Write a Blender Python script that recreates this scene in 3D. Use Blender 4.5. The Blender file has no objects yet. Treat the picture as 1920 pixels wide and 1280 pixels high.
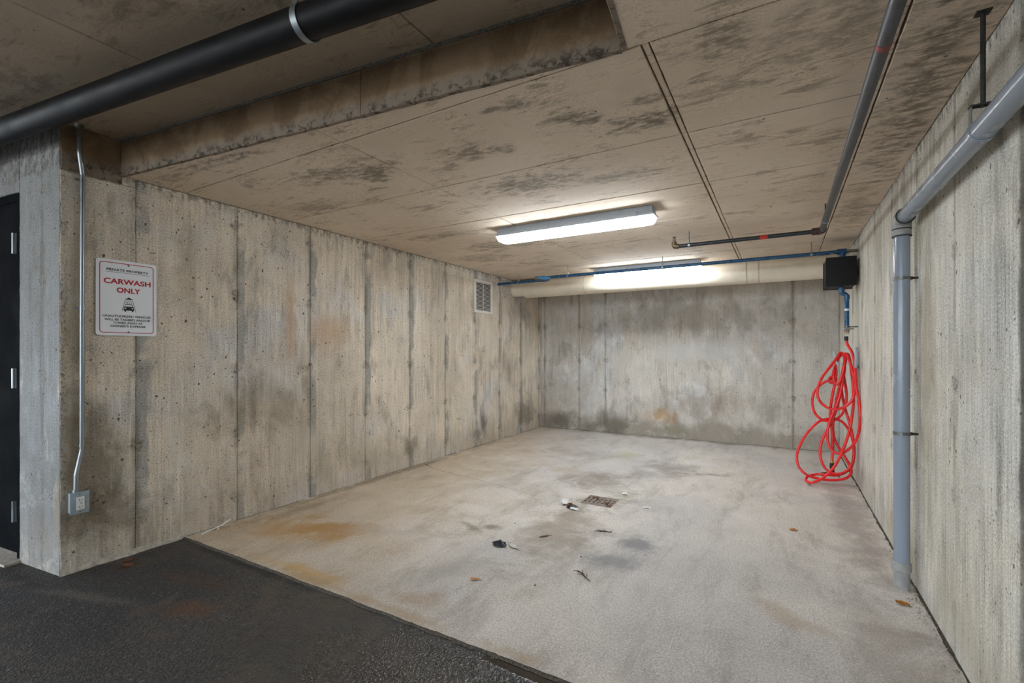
import bpy, bmesh, math, random
from mathutils import Vector, Matrix, noise as mn

random.seed(7)
S = bpy.context.scene
COL = S.collection
PI = math.pi

# ------------------------------------------------------------------ camera
cam_d = bpy.data.cameras.new('camera'); cam = bpy.data.objects.new('camera', cam_d); COL.objects.link(cam)
cam_d.sensor_width = 36.0; cam_d.lens = 880 / 1920 * 36.0
cam_d.shift_y = 20 / 1920; cam_d.clip_start = 0.02
cam.location = (0, 0, 1.2)
cam.rotation_euler = (PI / 2, 0, math.atan(506 / 880))
S.camera = cam

# ------------------------------------------------------------------ world, exposure
W = bpy.data.worlds.new('world'); S.world = W; W.use_nodes = True
W.node_tree.nodes['Background'].inputs[0].default_value = (0.80, 0.90, 1.0, 1)
W.node_tree.nodes['Background'].inputs[1].default_value = 3.3
S.view_settings.view_transform = 'Standard'; S.view_settings.look = 'None'
S.view_settings.gamma = 1.0; S.view_settings.use_curve_mapping = False
S.view_settings.exposure = 1.4
LAMP = 17.0            # radiance of the lit diffusers

# ------------------------------------------------------------------ dimensions
XL, XR, YB = -3.37, 0.594, 6.80          # bay walls
ZC, ZU = 2.235, 2.443                    # bay ceiling, driveway ceiling
YS = 1.58                                # front edge of the concrete slab
YE = 0.977                               # free end of the left wall
ANG = math.radians(6.52); CA, SA = math.cos(ANG), math.sin(ANG)

# ------------------------------------------------------------------ node helper
def srgb(r, g, b):
    f = lambda c: (c / 255 / 12.92) if c / 255 <= 0.04045 else ((c / 255 + 0.055) / 1.055) ** 2.4
    return (f(r), f(g), f(b), 1.0)

class NG:
    def __init__(s, name):
        s.m = bpy.data.materials.new(name); s.m.use_nodes = True
        s.t = s.m.node_tree; s.b = s.t.nodes['Principled BSDF']
        s.geo = s.t.nodes.new('ShaderNodeNewGeometry')
        sp = s.t.nodes.new('ShaderNodeSeparateXYZ'); s.t.links.new(s.geo.outputs['Position'], sp.inputs[0])
        s.X, s.Y, s.Z = sp.outputs
        s.P = s.geo.outputs['Position']
    def _set(s, sock, v):
        if hasattr(v, 'is_output') or isinstance(v, bpy.types.NodeSocket): s.t.links.new(v, sock)
        elif v is not None: sock.default_value = v
    def m_(s, op, a, b=None, c=None, clamp=False):
        n = s.t.nodes.new('ShaderNodeMath'); n.operation = op; n.use_clamp = clamp
        s._set(n.inputs[0], a); s._set(n.inputs[1], b); s._set(n.inputs[2], c); return n.outputs[0]
    def add(s, a, b): return s.m_('ADD', a, b)
    def sub(s, a, b): return s.m_('SUBTRACT', a, b)
    def mul(s, a, b): return s.m_('MULTIPLY', a, b)
    def mx(s, a, b): return s.m_('MAXIMUM', a, b)
    def mi(s, a, b): return s.m_('MINIMUM', a, b)
    def vec(s, x, y, z=0.0):
        n = s.t.nodes.new('ShaderNodeCombineXYZ')
        for i, v in enumerate((x, y, z)): s._set(n.inputs[i], v)
        return n.outputs[0]
    def vscale(s, v, k):
        n = s.t.nodes.new('ShaderNodeVectorMath'); n.operation = 'MULTIPLY'
        s._set(n.inputs[0], v); n.inputs[1].default_value = k; return n.outputs[0]
    def vadd(s, a, b):
        n = s.t.nodes.new('ShaderNodeVectorMath'); n.operation = 'ADD'
        s._set(n.inputs[0], a); s._set(n.inputs[1], b); return n.outputs[0]
    def noise(s, v, scale=1.0, detail=3, rough=0.55, dist=0.0):
        n = s.t.nodes.new('ShaderNodeTexNoise'); s._set(n.inputs['Vector'], v)
        n.inputs['Scale'].default_value = scale; n.inputs['Detail'].default_value = detail
        n.inputs['Roughness'].default_value = rough; n.inputs['Distortion'].default_value = dist
        return n.outputs['Fac']
    def noise_c(s, v, scale, detail=1):
        n = s.t.nodes.new('ShaderNodeTexNoise'); s._set(n.inputs['Vector'], v)
        n.inputs['Scale'].default_value = scale; n.inputs['Detail'].default_value = detail
        return n.outputs['Color']
    def vor(s, v, scale, rnd=1.0, feature='F1'):
        n = s.t.nodes.new('ShaderNodeTexVoronoi'); n.feature = feature; s._set(n.inputs['Vector'], v)
        n.inputs['Scale'].default_value = scale; n.inputs['Randomness'].default_value = rnd
        return n.outputs['Distance'], n.outputs['Color']
    def sep(s, c):
        n = s.t.nodes.new('ShaderNodeSeparateXYZ'); s._set(n.inputs[0], c); return n.outputs
    def sm(s, x, a, b, lo=0.0, hi=1.0):
        n = s.t.nodes.new('ShaderNodeMapRange'); n.interpolation_type = 'SMOOTHSTEP'
        s._set(n.inputs[0], x); n.inputs[1].default_value = a; n.inputs[2].default_value = b
        n.inputs[3].default_value = lo; n.inputs[4].default_value = hi; return n.outputs[0]
    def mix(s, f, a, b, blend='MIX'):
        n = s.t.nodes.new('ShaderNodeMix'); n.data_type = 'RGBA'; n.blend_type = blend
        s._set(n.inputs[0], f); s._set(n.inputs[6], a); s._set(n.inputs[7], b); return n.outputs[2]
    def fmix(s, f, a, b):
        n = s.t.nodes.new('ShaderNodeMix'); n.data_type = 'FLOAT'
        s._set(n.inputs[0], f); s._set(n.inputs[2], a); s._set(n.inputs[3], b); return n.outputs[0]
    def spot(s, u, v, cu, cv, ru, rv, warp=None, k=0.6, soft=0.7, ang=0.0):
        du = s.sub(u, cu); dv = s.sub(v, cv)
        if ang:
            c_, s_ = math.cos(ang), math.sin(ang)
            du, dv = s.add(s.mul(du, c_), s.mul(dv, s_)), s.sub(s.mul(dv, c_), s.mul(du, s_))
        a = s.mul(du, 1 / ru); b = s.mul(dv, 1 / rv)
        d = s.m_('SQRT', s.add(s.mul(a, a), s.mul(b, b)))
        if warp is not None: d = s.add(d, s.mul(s.sub(warp, 0.5), k * 2))
        return s.sm(d, 1.0, 1.0 - soft)
    def bump(s, h, strength=0.5, dist=0.004, prev=None):
        n = s.t.nodes.new('ShaderNodeBump'); n.inputs['Strength'].default_value = strength
        n.inputs['Distance'].default_value = dist; s._set(n.inputs['Height'], h)
        if prev is not None: s._set(n.inputs['Normal'], prev)
        return n.outputs[0]
    def out(s, color=None, rough=None, normal=None, metal=None, spec=None):
        b = s.b
        if color is not None: s._set(b.inputs['Base Color'], color)
        if rough is not None: s._set(b.inputs['Roughness'], rough)
        if normal is not None: s._set(b.inputs['Normal'], normal)
        if metal is not None: s._set(b.inputs['Metallic'], metal)
        if spec is not None: s._set(b.inputs['Specular IOR Level'], spec)
        return s.m

def plain(name, rgb, rough=0.5, metal=0.0, var=0.12, scale=30.0, spec=0.5, bump=0.0):
    g = NG(name); c = srgb(*rgb)
    n = g.noise(g.P, scale, 4, 0.6)
    f = g.sm(n, 0.3, 0.7, 1 - var, 1 + var)
    col = g.mix(1.0, c, g.vec(f, f, f), 'MULTIPLY')
    r = g.sm(n, 0.3, 0.7, max(0.02, rough - 0.08), min(1, rough + 0.08))
    nr = g.bump(n, bump, 0.002) if bump else None
    return g.out(col, r, nr, metal, spec)

# ------------------------------------------------------------------ concrete wall material
def wall_mat(name, ax, cA, cB, cGrey, u0=None, pitch=0.6, seams=None, streak=0.5, holes=1.0, band=1.0,
             stains=(), damp=0.0, mould=0.35, ties=(0.17, 0.63, 1.08, 1.6, 2.1), rough=()):
    g = NG(name); U = g.X if ax == 'X' else g.Y; Z = g.Z
    v = g.vec(U, Z, 3.1 if ax == 'X' else 7.7)
    big = g.noise(v, 1.1, 4, 0.6, 0.4)
    mid = g.noise(g.vscale(v, (1, 0.6, 1)), 4.5, 5, 0.62, 0.6)
    stk = g.noise(g.vscale(v, (13, 0.7, 1)), 1.0, 5, 0.68, 0.12)
    stk2 = g.noise(g.vscale(v, (75, 2.2, 1)), 1.0, 3, 0.65, 0.08)
    fine = g.noise(v, 120, 3, 0.7)
    # planks of the formwork: each 0.1 m board has its own tone
    pl = g.m_('FLOOR', g.mul(U, 1 / 0.1)); wn = g.t.nodes.new('ShaderNodeTexWhiteNoise'); wn.noise_dimensions = '1D'
    g._set(wn.inputs['W'], pl); plank = wn.outputs['Value']
    col = g.mix(g.sm(g.add(g.mul(big, 0.6), g.mul(mid, 0.4)), 0.36, 0.64), cA, cB)
    col = g.mix(g.sm(g.noise(g.vadd(v, (9.3, 4.1, 0)), 0.9, 5, 0.65, 0.8), 0.5, 0.64, 0, 0.75), col, cGrey)
    mod = g.sm(g.noise(g.vadd(v, (1.7, 6.1, 0)), 2.0, 3, 0.6), 0.35, 0.65, 0.25, 1.3)
    t = g.mul(mod, g.add(g.mul(g.sub(stk, 0.5), 2.0 * streak), g.add(g.mul(g.sub(stk2, 0.5), 1.8 * streak), g.mul(g.sub(plank, 0.5), 0.10 * streak))))
    t = g.add(g.add(t, 1.0), g.add(g.mul(g.sub(mid, 0.5), 1.3), g.mul(g.sub(fine, 0.5), 2.0)))
    col = g.mix(1.0, col, g.vec(t, t, t), 'MULTIPLY')
    # algae-grey runs from the boards
    run = g.mul(g.sm(stk, 0.52, 0.68), g.sm(mid, 0.45, 0.62))
    col = g.mix(g.mul(run, mould), col, srgb(108, 99, 88))
    # worn, washed-out blotches and dark grime in ragged patches
    bl2 = g.noise(g.vscale(g.vadd(v, (3.3, 2.9, 0)), (1.5, 0.55, 1)), 3.4, 7, 0.74, 0.15)
    col = g.mix(g.mul(g.sm(bl2, 0.53, 0.66), 0.38), col, srgb(112, 102, 90))
    col = g.mix(g.mul(g.sm(bl2, 0.45, 0.34), 0.40), col, srgb(222, 216, 204))
    # distance to the pour seams
    if u0 is not None:
        f = g.m_('FRACT', g.mul(g.sub(U, u0 - pitch * 50), 1 / pitch)); sd = g.mul(f, pitch)
        ds = g.mi(sd, g.sub(pitch, sd))
    else:
        ds = None; sd = None
        for q in seams:
            d = g.m_('ABSOLUTE', g.sub(U, q)); ds = d if ds is None else g.mi(ds, d)
        sd = ds
    wob = g.noise(g.vscale(v, (3, 2.2, 1)), 2.2, 4, 0.6)
    if band:
        bn = g.mul(g.sm(g.add(sd, g.mul(g.sub(wob, 0.5), 0.10)), 0.075, 0.055), g.sm(g.noise(v, 2.4, 3), 0.42, 0.54))
        col = g.mix(g.mul(bn, 0.75 * band), col, g.mix(g.sm(fine, 0.35, 0.65), srgb(128, 126, 120), srgb(176, 174, 168)))
    near = g.mul(g.sm(g.add(ds, g.mul(g.sub(wob, 0.5), 0.05)), 0.028, 0.004), g.sm(mid, 0.40, 0.58))
    col = g.mix(g.mul(near, 0.45), col, srgb(92, 86, 76))
    # honeycombed tie points on the seams
    dz = None
    for q in ties:
        d = g.m_('ABSOLUTE', g.sub(Z, q)); dz = d if dz is None else g.mi(dz, d)
    rr = g.m_('SQRT', g.add(g.mul(ds, ds), g.mul(dz, dz)))
    tie = g.sm(g.add(rr, g.mul(g.sub(g.noise(v, 14, 4, 0.7), 0.5), 0.12)), 0.055, 0.02)
    hv = g.noise(g.vscale(v, (1, 0.8, 1)), 75, 4, 0.8)
    for (cu, cv, ru, rv) in rough:
        tie = g.mx(tie, g.spot(U, Z, cu, cv, ru, rv, wob, 1.3, 0.8))
    honey = g.mul(tie, g.sm(hv, 0.50, 0.38))
    col = g.mix(g.mul(tie, 0.35), col, srgb(140, 132, 118))
    col = g.mix(g.mul(honey, 0.75), col, srgb(52, 46, 38))
    # bug holes
    clus = g.sm(g.noise(g.vadd(v, (2.2, 8.4, 0)), 1.7, 3, 0.6), 0.42, 0.62)
    hol = None
    vw = g.vadd(v, g.vscale(g.noise_c(v, 60, 1), (0.014, 0.02, 0)))
    for sc, thr, r0 in ((20, 0.80, 0.17), (60, 0.80, 0.26)):
        d, c = g.vor(g.vscale(vw, (1.15, 0.85, 1)), sc); rnd = g.sep(c)
        lim = g.mul(rnd[1], r0)
        hh = g.mul(g.sm(g.sub(d, lim), 0.03, -0.02), g.m_('GREATER_THAN', g.add(rnd[0], g.mul(clus, 0.25)), thr - 0.04))
        hol = hh if hol is None else g.mx(hol, hh)
    hol = g.mul(hol, holes)
    col = g.mix(g.mul(hol, 0.85), col, srgb(48, 42, 35))
    # ragged concrete under the ceiling line
    top = g.mul(g.sm(g.add(Z, g.mul(g.sub(mid, 0.5), 0.16)), 2.16, 2.22), g.sm(g.noise(g.vscale(v, (1, 0.5, 1)), 30, 4, 0.7), 0.42, 0.6))
    col = g.mix(g.mul(top, 0.6), col, srgb(72, 62, 50))
    # damp along the foot of the wall
    if damp:
        dm = g.sm(g.add(Z, g.mul(g.sub(g.noise(v, 2.6, 5, 0.65, 0.5), 0.5), 0.7)), 0.30, 0.12)
        col = g.mix(g.mul(dm, damp), col, g.mix(mid, srgb(124, 113, 100), srgb(158, 147, 132)))
        ef = g.mul(g.sm(g.noise(v, 5, 6, 0.75), 0.53, 0.66), g.sm(Z, 0.9, 0.3))
        col = g.mix(g.mul(ef, 0.45), col, srgb(205, 200, 190))
    for (cu, cv, ru, rv, rgb, k) in stains:
        col = g.mix(g.mul(g.spot(U, Z, cu, cv, ru, rv, mid, 1.1, 0.9), k), col, srgb(*rgb))
    h = g.add(g.mul(stk2, 0.45 * streak), g.mul(fine, 0.35))
    return g.out(col, g.sm(mid, 0.3, 0.7, 0.72, 0.9), g.bump(h, 0.38, 0.006), spec=0.3)

M = {}
M['wall_left'] = wall_mat('wall_left_concrete', 'Y', srgb(226, 214, 196), srgb(194, 181, 163), srgb(202, 199, 196), u0=1.321, pitch=0.5985,
    streak=0.5, holes=1.0, band=1.1, damp=0.25, mould=0.40, rough=((0.985, 1.0, 0.035, 1.6), (1.10, 0.36, 0.10, 0.10), (1.02, .25, .08, .10)),
    stains=((5.10, 0.28, 0.14, 0.34, (92, 86, 74), 0.8), (1.15, 0.55, 0.26, 0.55, (96, 84, 64), 0.65), (1.22, 0.25, 0.35, 0.3, (98, 86, 68), 0.5),
            (6.2, 0.30, 0.5, 0.28, (104, 94, 80), 0.65), (5.75, 1.05, 0.35, 0.5, (112, 100, 84), 0.35), (2.15, 0.78, 0.55, 0.35, (128, 112, 84), 0.5),
            (2.45, 0.45, 0.30, 0.22, (188, 180, 164), 0.5), (2.70, 1.38, 0.30, 0.22, (182, 140, 98), 0.45), (2.35, 1.5, 0.08, 0.45, (180, 138, 96), 0.5),
            (3.1, 0.25, 0.8, 0.22, (150, 140, 120), 0.35), (1.6, 1.65, 0.12, 0.5, (128, 112, 88), 0.4), (6.0, 1.8, 0.5, 0.3, (120, 108, 92), 0.4),
            (1.03, 1.3, 0.06, 1.2, (134, 118, 92), 0.5), (3.75, 0.2, 0.14, 0.16, (110, 102, 86), 0.6)))
M['wall_back'] = wall_mat('wall_back_concrete', 'X', srgb(202, 196, 187), srgb(178, 170, 159), srgb(198, 198, 197), seams=(-3.30, -2.713, -2.295, 0.121),
    streak=0.32, holes=0.8, band=0.0, damp=0.7, mould=0.3,
    stains=((-1.1, 1.72, 1.5, 0.38, (144, 134, 120), 0.55), (-1.15, 1.22, 1.2, 0.18, (190, 188, 184), 0.55), (-1.5, 0.30, 0.30, 0.16, (176, 142, 92), 0.7),
            (-0.9, 0.50, 1.1, 0.26, (144, 130, 115), 0.55), (-1.9, 0.95, 0.35, 0.3, (196, 190, 180), 0.5), (-0.3, 1.0, 0.5, 0.25, (180, 176, 168), 0.4),
            (-3.0, 0.12, 0.5, 0.22, (88, 82, 72), 0.6), (-2.2, 0.15, 0.35, 0.3, (98, 90, 78), 0.6), (-1.35, 0.10, 0.30, 0.08, (128, 124, 92), 0.4)))
M['wall_right'] = wall_mat('wall_right_concrete', 'Y', srgb(216, 212, 201), srgb(198, 191, 177), srgb(206, 205, 200), u0=1.876, pitch=0.6145,
    streak=0.62, holes=0.9, band=0.0, damp=0.25, mould=0.35,
    stains=((2.92, 1.3, 0.20, 1.1, (160, 146, 118), 0.55), (1.88, 1.2, 0.03, 1.4, (70, 66, 58), 0.8), (3.6, 0.12, 0.6, 0.15, (176, 160, 134), 0.5),
            (2.4, 0.15, 0.5, 0.3, (176, 166, 142), 0.4), (5.9, 1.2, 0.75, 1.4, (216, 212, 204), 0.6), (2.0, 2.05, 0.8, 0.18, (120, 108, 90), 0.5)))
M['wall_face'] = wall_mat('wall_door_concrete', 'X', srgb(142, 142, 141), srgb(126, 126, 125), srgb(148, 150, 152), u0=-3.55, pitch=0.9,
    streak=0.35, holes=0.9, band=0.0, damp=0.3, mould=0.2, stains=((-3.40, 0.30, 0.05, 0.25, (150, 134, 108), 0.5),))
M['joint'] = plain('joint_backing_concrete', (150, 141, 127), 0.95, var=0.35, scale=60, spec=0.2, bump=0.4)  # concrete backing behind the panels, seen through the joints

# ------------------------------------------------------------------ ceiling, beam, floor materials
def ceiling_mat(name, cA, cB, patches=(), scuff=1.0):
    g = NG(name); v = g.vec(g.X, g.Y, 1.3)
    big = g.noise(v, 0.8, 3, 0.55); mid = g.noise(v, 3.2, 5, 0.6, 0.4); fine = g.noise(v, 130, 3, 0.7)
    vs = g.vscale(v, (2.2, 9.0, 1))
    sc = g.noise(vs, 1.6, 7, 0.72, 1.0); sc2 = g.noise(g.vadd(vs, (4.4, 1.7, 0)), 4.2, 6, 0.7, 0.8)
    col = g.mix(g.sm(big, 0.38, 0.62), cA, cB)
    t = g.add(0.48, g.add(g.mul(fine, 0.50), g.mul(mid, 0.50))); col = g.mix(1.0, col, g.vec(t, t, t), 'MULTIPLY')
    thr = g.sub(sc, g.mul(g.sub(mid, 0.5), -0.55))
    dark = g.mx(g.mul(g.sm(thr, 0.55, 0.68), 0.55), g.mul(g.sm(sc2, 0.62, 0.68), g.sm(mid, 0.48, 0.60)))
    col = g.mix(g.mul(dark, 0.80 * scuff), col, srgb(84, 72, 56))
    line = g.mul(g.sm(g.m_('ABSOLUTE', g.sub(sc2, 0.5)), 0.016, 0.003), g.sm(mid, 0.44, 0.58))
    col = g.mix(g.mul(line, 0.6 * scuff), col, srgb(66, 56, 44))
    acc = None
    pw = g.noise(g.vscale(v, (5, 9, 1)), 1.6, 5, 0.7)
    for (cx, cy, rx, ry, rgb, k, a) in patches:
        sp = g.spot(g.X, g.Y, cx, cy, rx * 1.25, ry * 1.25, pw, 1.5, 0.8, a)
        acc = g.mul(sp, k) if acc is None else g.mx(acc, g.mul(sp, k))
    if acc is not None:
        brk = g.sm(g.noise(g.vscale(v, (14, 34, 1)), 1.0, 5, 0.75), 0.36, 0.56)
        col = g.mix(g.mul(acc, brk), col, srgb(100, 91, 77))
    d, c = g.vor(v, 16); r = g.sep(c)
    sp = g.mul(g.sm(g.sub(d, g.mul(r[1], 0.10)), 0.03, -0.01), g.m_('GREATER_THAN', r[0], 0.86))
    col = g.mix(g.mul(sp, 0.8), col, srgb(58, 48, 36))
    h = g.add(g.mul(fine, 0.3), g.mul(sc, 0.5))
    return g.out(col, 0.85, g.bump(h, 0.35, 0.005), spec=0.25)

GR = (104, 98, 86)
M['ceiling'] = ceiling_mat('ceiling_concrete', srgb(228, 211, 192), srgb(216, 198, 177), scuff=1.0, patches=(
    (-1.02, 1.71, 0.14, 0.035, (98, 86, 68), .75, .1), (-0.77, 1.95, 0.10, 0.07, GR, .8, .3), (-0.50, 1.93, 0.08, 0.05, GR, .75, 0), (-0.55, 2.12, 0.15, 0.11, GR, .8, .2),
    (-1.37, 2.01, 0.20, 0.10, (98, 88, 70), .7, .2), (-2.05, 1.93, 0.26, 0.14, (92, 82, 64), .75, -.3), (-2.35, 1.85, 0.26, 0.10, (98, 88, 70), .65, 0), (-1.36, 2.55, 0.42, 0.17, (112, 104, 92), .65, .1),
    (-2.6, 1.42, 0.35, 0.05, (86, 76, 58), .7, .1), (-2.9, 2.2, 0.3, 0.12, (104, 90, 68), .5, 0), (-0.16, 1.7, 0.16, 0.12, (92, 84, 70), .6, .2), (0.14, 1.80, 0.25, 0.20, (98, 90, 76), .5, 0),
    (0.48, 2.6, 0.12, 1.1, (104, 88, 66), .75, 0), (0.46, 4.3, 0.14, 0.6, (112, 96, 72), .55, 0), (-0.9, 2.7, 0.3, 0.08, (110, 102, 90), .5, 0),
    (-2.3, 3.9, 0.5, 0.16, (112, 98, 76), .55, .1), (-2.6, 3.3, 0.4, 0.08, (112, 96, 72), .55, .1), (-2.9, 4.3, 0.3, 0.2, (108, 94, 72), .5, 0)))
M['ceiling_high'] = ceiling_mat('driveway_ceiling_concrete', srgb(184, 168, 150), srgb(170, 153, 133), scuff=0.9,
    patches=((-2.0, 0.75, 0.25, 0.12, (88, 74, 56), .6, .2), (-3.0, .75, .2, .12, (96, 80, 60), .5, 0)))

def beam_mat():
    g = NG('beam_side_concrete'); v = g.P
    mid = g.noise(g.vscale(v, (1, 1, 0.7)), 5, 5, 0.65, 0.5); fine = g.noise(v, 110, 3, 0.7)
    col = g.mix(g.sm(mid, 0.4, 0.62), srgb(134, 112, 88), srgb(110, 90, 68))
    t = g.add(0.75, g.mul(fine, 0.5)); col = g.mix(1.0, col, g.vec(t, t, t), 'MULTIPLY')
    low = g.sm(g.add(g.Z, g.mul(g.sub(mid, .5), .12)), ZC + 0.075, ZC + 0.02)  # paler lower band: light reaching under the black pipe, put into the colour
    col = g.mix(g.mul(low, 0.6), col, srgb(132, 124, 114))
    crust = g.mul(g.sm(g.Z, ZC + 0.07, ZC), g.sm(g.noise(v, 26, 5, 0.75), 0.48, 0.6))
    col = g.mix(g.mul(crust, 0.8), col, srgb(44, 38, 30))
    return g.out(col, 0.85, g.bump(g.add(mid, g.mul(fine, .5)), 0.5, 0.006), spec=0.25)
M['beam'] = beam_mat()

def floor_mat():
    g = NG('slab_concrete'); X, Y = g.X, g.Y; v = g.vec(X, Y, 0.4)
    big = g.noise(v, 0.55, 4, 0.55, 0.6); mid = g.noise(v, 2.6, 6, 0.62, 0.8)
    fine = g.noise(v, 130, 3, 0.8); fine2 = g.noise(v, 60, 4, 0.7)
    brush = g.noise(g.vscale(v, (3.0, 0.9, 1)), 1.6, 8, 0.80, 0.2)
    col = g.mix(g.sm(big, 0.40, 0.60), srgb(210, 202, 193), srgb(196, 191, 187))
    # warm, iron-stained concrete towards the left and the asphalt edge
    warm = g.sm(g.add(g.add(X, g.mul(Y, 0.25)), g.mul(g.sub(mid, 0.5), 2.2)), -0.6, -2.2)
    col = g.mix(g.mul(warm, 0.6), col, srgb(194, 170, 134))
    t = g.add(-0.70, g.add(g.mul(fine, 2.3), g.add(g.mul(fine2, 0.65), g.mul(mid, 0.5)))); col = g.mix(1.0, col, g.vec(t, t, t), 'MULTIPLY')
    col = g.mix(g.mul(g.sm(brush, 0.47, 0.70), 0.50), col, srgb(132, 122, 109))
    col = g.mix(g.mul(g.sm(brush, 0.45, 0.33), 0.5), col, srgb(208, 202, 194))
    pit = g.mul(g.sm(g.noise(v, 240, 2, 0.6), 0.66, 0.72), 0.6)
    col = g.mix(pit, col, srgb(84, 74, 62))
    swp = g.add(g.mul(mid, .55), g.mul(g.noise(v, 9, 5, .75), .45))
    for (cx, cy, rx, ry, rgb, k, a) in (
        (-2.73, 2.13, 0.36, 0.20, (172, 122, 56), .75, .3), (-2.95, 2.0, .5, .3, (186, 146, 90), .55, .3), (-2.35, 1.66, 0.55, 0.08, (196, 158, 102), .75, 0), (-3.2, 2.3, .12, .6, (140, 112, 74), .5, 0),
        (-1.9, 1.62, 1.2, 0.05, (176, 148, 108), .6, 0), (-1.55, 1.75, .18, .08, (170, 132, 92), .4, .5),
        (-1.30, 2.95, 0.30, 0.75, (140, 124, 102), .6, .15), (-1.45, 4.15, 0.40, 0.45, (132, 118, 98), .6, -.2), (-1.05, 4.9, 0.30, 0.5, (128, 116, 104), .55, -.5),
        (-0.82, 2.95, 0.17, 0.16, (122, 122, 124), .75, .2), (-0.85, 2.62, 0.20, 0.13, (132, 132, 132), .7, .2), (-0.62, 4.95, 0.22, 0.09, (112, 98, 80), .65, .3),
        (-1.85, 2.66, 0.18, 0.045, (124, 110, 90), .7, -.5), (-1.72, 2.72, .09, .06, (120, 108, 90), .7, 0), (-1.57, 5.5, 0.22, 0.30, (176, 178, 132), .45, 0), (-1.9, 4.45, 0.25, 0.3, (178, 164, 130), .5, 0),
        (-1.16, 4.85, 0.16, 0.12, (214, 212, 210), .7, -.5), (-1.7, 4.85, .12, .4, (206, 200, 192), .6, -.4), (-0.75, 5.4, .15, .12, (214, 214, 216), .65, 0), (-2.5, 4.6, .4, .12, (206, 198, 186), .45, 0),
        (-2.2, 5.2, .5, .3, (152, 138, 118), .4, 0), (0.45, 4.0, .16, 1.6, (148, 138, 130), .6, 0), (0.40, 2.4, .2, .7, (152, 142, 130), .45, 0), (0.0, 2.5, .25, .1, (172, 148, 118), .4, -.6),
        (-1.6, 2.05, 0.10, 0.35, (168, 166, 160), .5, -.5), (-2.2, 2.35, .45, .10, (186, 178, 166), .45, .4), (-1.27, 3.63, .28, .24, (118, 104, 86), .6, 0), (-3.32, 3.3, .07, 2.0, (122, 104, 78), .6, 0), (-1.3, 6.72, 2, .08, (128, 118, 104), .6, 0)):
        col = g.mix(g.mul(g.spot(X, Y, cx, cy, rx * 1.1, ry * 1.1, swp, 1.9, 0.95, a), k), col, srgb(*rgb))
    h = g.add(g.mul(fine, 0.5), g.mul(fine2, 0.6))
    return g.out(col, g.sm(brush, 0.35, 0.65, 0.78, 0.6), g.bump(h, 0.45, 0.004), spec=0.35)
M['floor'] = floor_mat()

def asphalt_mat():
    g = NG('asphalt'); X, Y = g.X, g.Y; v = g.vec(X, Y, 0.2)
    d, c = g.vor(v, 140); r = g.sep(c); d2, c2 = g.vor(v, 60); r2 = g.sep(c2)
    mid = g.noise(v, 2.4, 6, 0.65, 0.6); big = g.noise(v, 0.9, 3, 0.5); fine = g.noise(v, 260, 2, 0.7)
    col = g.mix(g.sm(big, .4, .6), srgb(56, 54, 53), srgb(70, 66, 62))
    t = g.add(0.15, g.add(g.mul(r[0], 0.95), g.mul(fine, 0.75))); col = g.mix(1.0, col, g.vec(t, t, t), 'MULTIPLY')
    col = g.mix(g.mul(g.m_('GREATER_THAN', r2[0], 0.86), g.mul(g.sm(d2, 0.38, 0.2), 0.5)), col, srgb(126, 122, 116))
    col = g.mix(g.mul(g.sm(mid, 0.54, 0.66), 0.5), col, srgb(96, 84, 70))
    swp = g.add(g.mul(mid, .5), g.mul(g.noise(v, 11, 5, .75), .5))
    for (cx, cy, rx, ry, rgb, k, a) in ((-2.42, 1.15, 0.30, 0.10, (98, 66, 36), .6, .5), (-2.75, 1.3, .4, .08, (80, 60, 44), .5, .2), (-3.0, .95, .4, .05, (110, 102, 90), .45, .3), (-3.2, 1.2, .12, .10, (70, 40, 26), .6, .3),
        (-3.55, .86, .35, .07, (30, 26, 22), .8, .1), (-1.0, 1.5, .7, .07, (26, 24, 22), .8, 0), (-2.6, 1.55, .9, .03, (34, 30, 26), .7, 0)):
        col = g.mix(g.mul(g.spot(X, Y, cx, cy, rx, ry, swp, 1.9, 0.95, a), k), col, srgb(*rgb))
    wet = g.mx(g.spot(X, Y, -1.1, 1.30, 1.25, 0.55, mid, 0.7, 0.8), g.spot(X, Y, -0.75, 1.55, 0.5, 0.05, mid, .3, .5))
    pud = g.spot(X, Y, -0.78, 1.555, 0.38, 0.035, mid, 0.4, 0.4)
    col = g.mix(g.mul(wet, 0.45), col, srgb(30, 28, 26))
    rough = g.fmix(wet, 0.72, 0.06); rough = g.fmix(pud, rough, 0.03)
    h = g.add(g.mul(g.sm(d, 0.0, 0.7, 1, 0), 0.6), g.add(g.mul(g.sm(d2, 0, .7, 1, 0), 0.6), g.mul(fine, 0.3)))
    h = g.fmix(pud, h, 0.4)
    return g.out(col, rough, g.bump(h, 0.6, 0.007), spec=g.fmix(wet, 0.4, 1.0))
M['asphalt'] = asphalt_mat()
M['mortar'] = plain('mortar_bead', (176, 168, 156), 0.9, var=0.25, scale=40, bump=0.6)
M['joint_dark'] = plain('ceiling_joint_concrete', (92, 80, 66), 0.95, var=0.3, scale=60, spec=0.2, bump=0.4)
M['joint_fill'] = plain('fibre_joint_filler', (78, 71, 62), 0.95, var=0.6, scale=110, bump=0.8)

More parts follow.
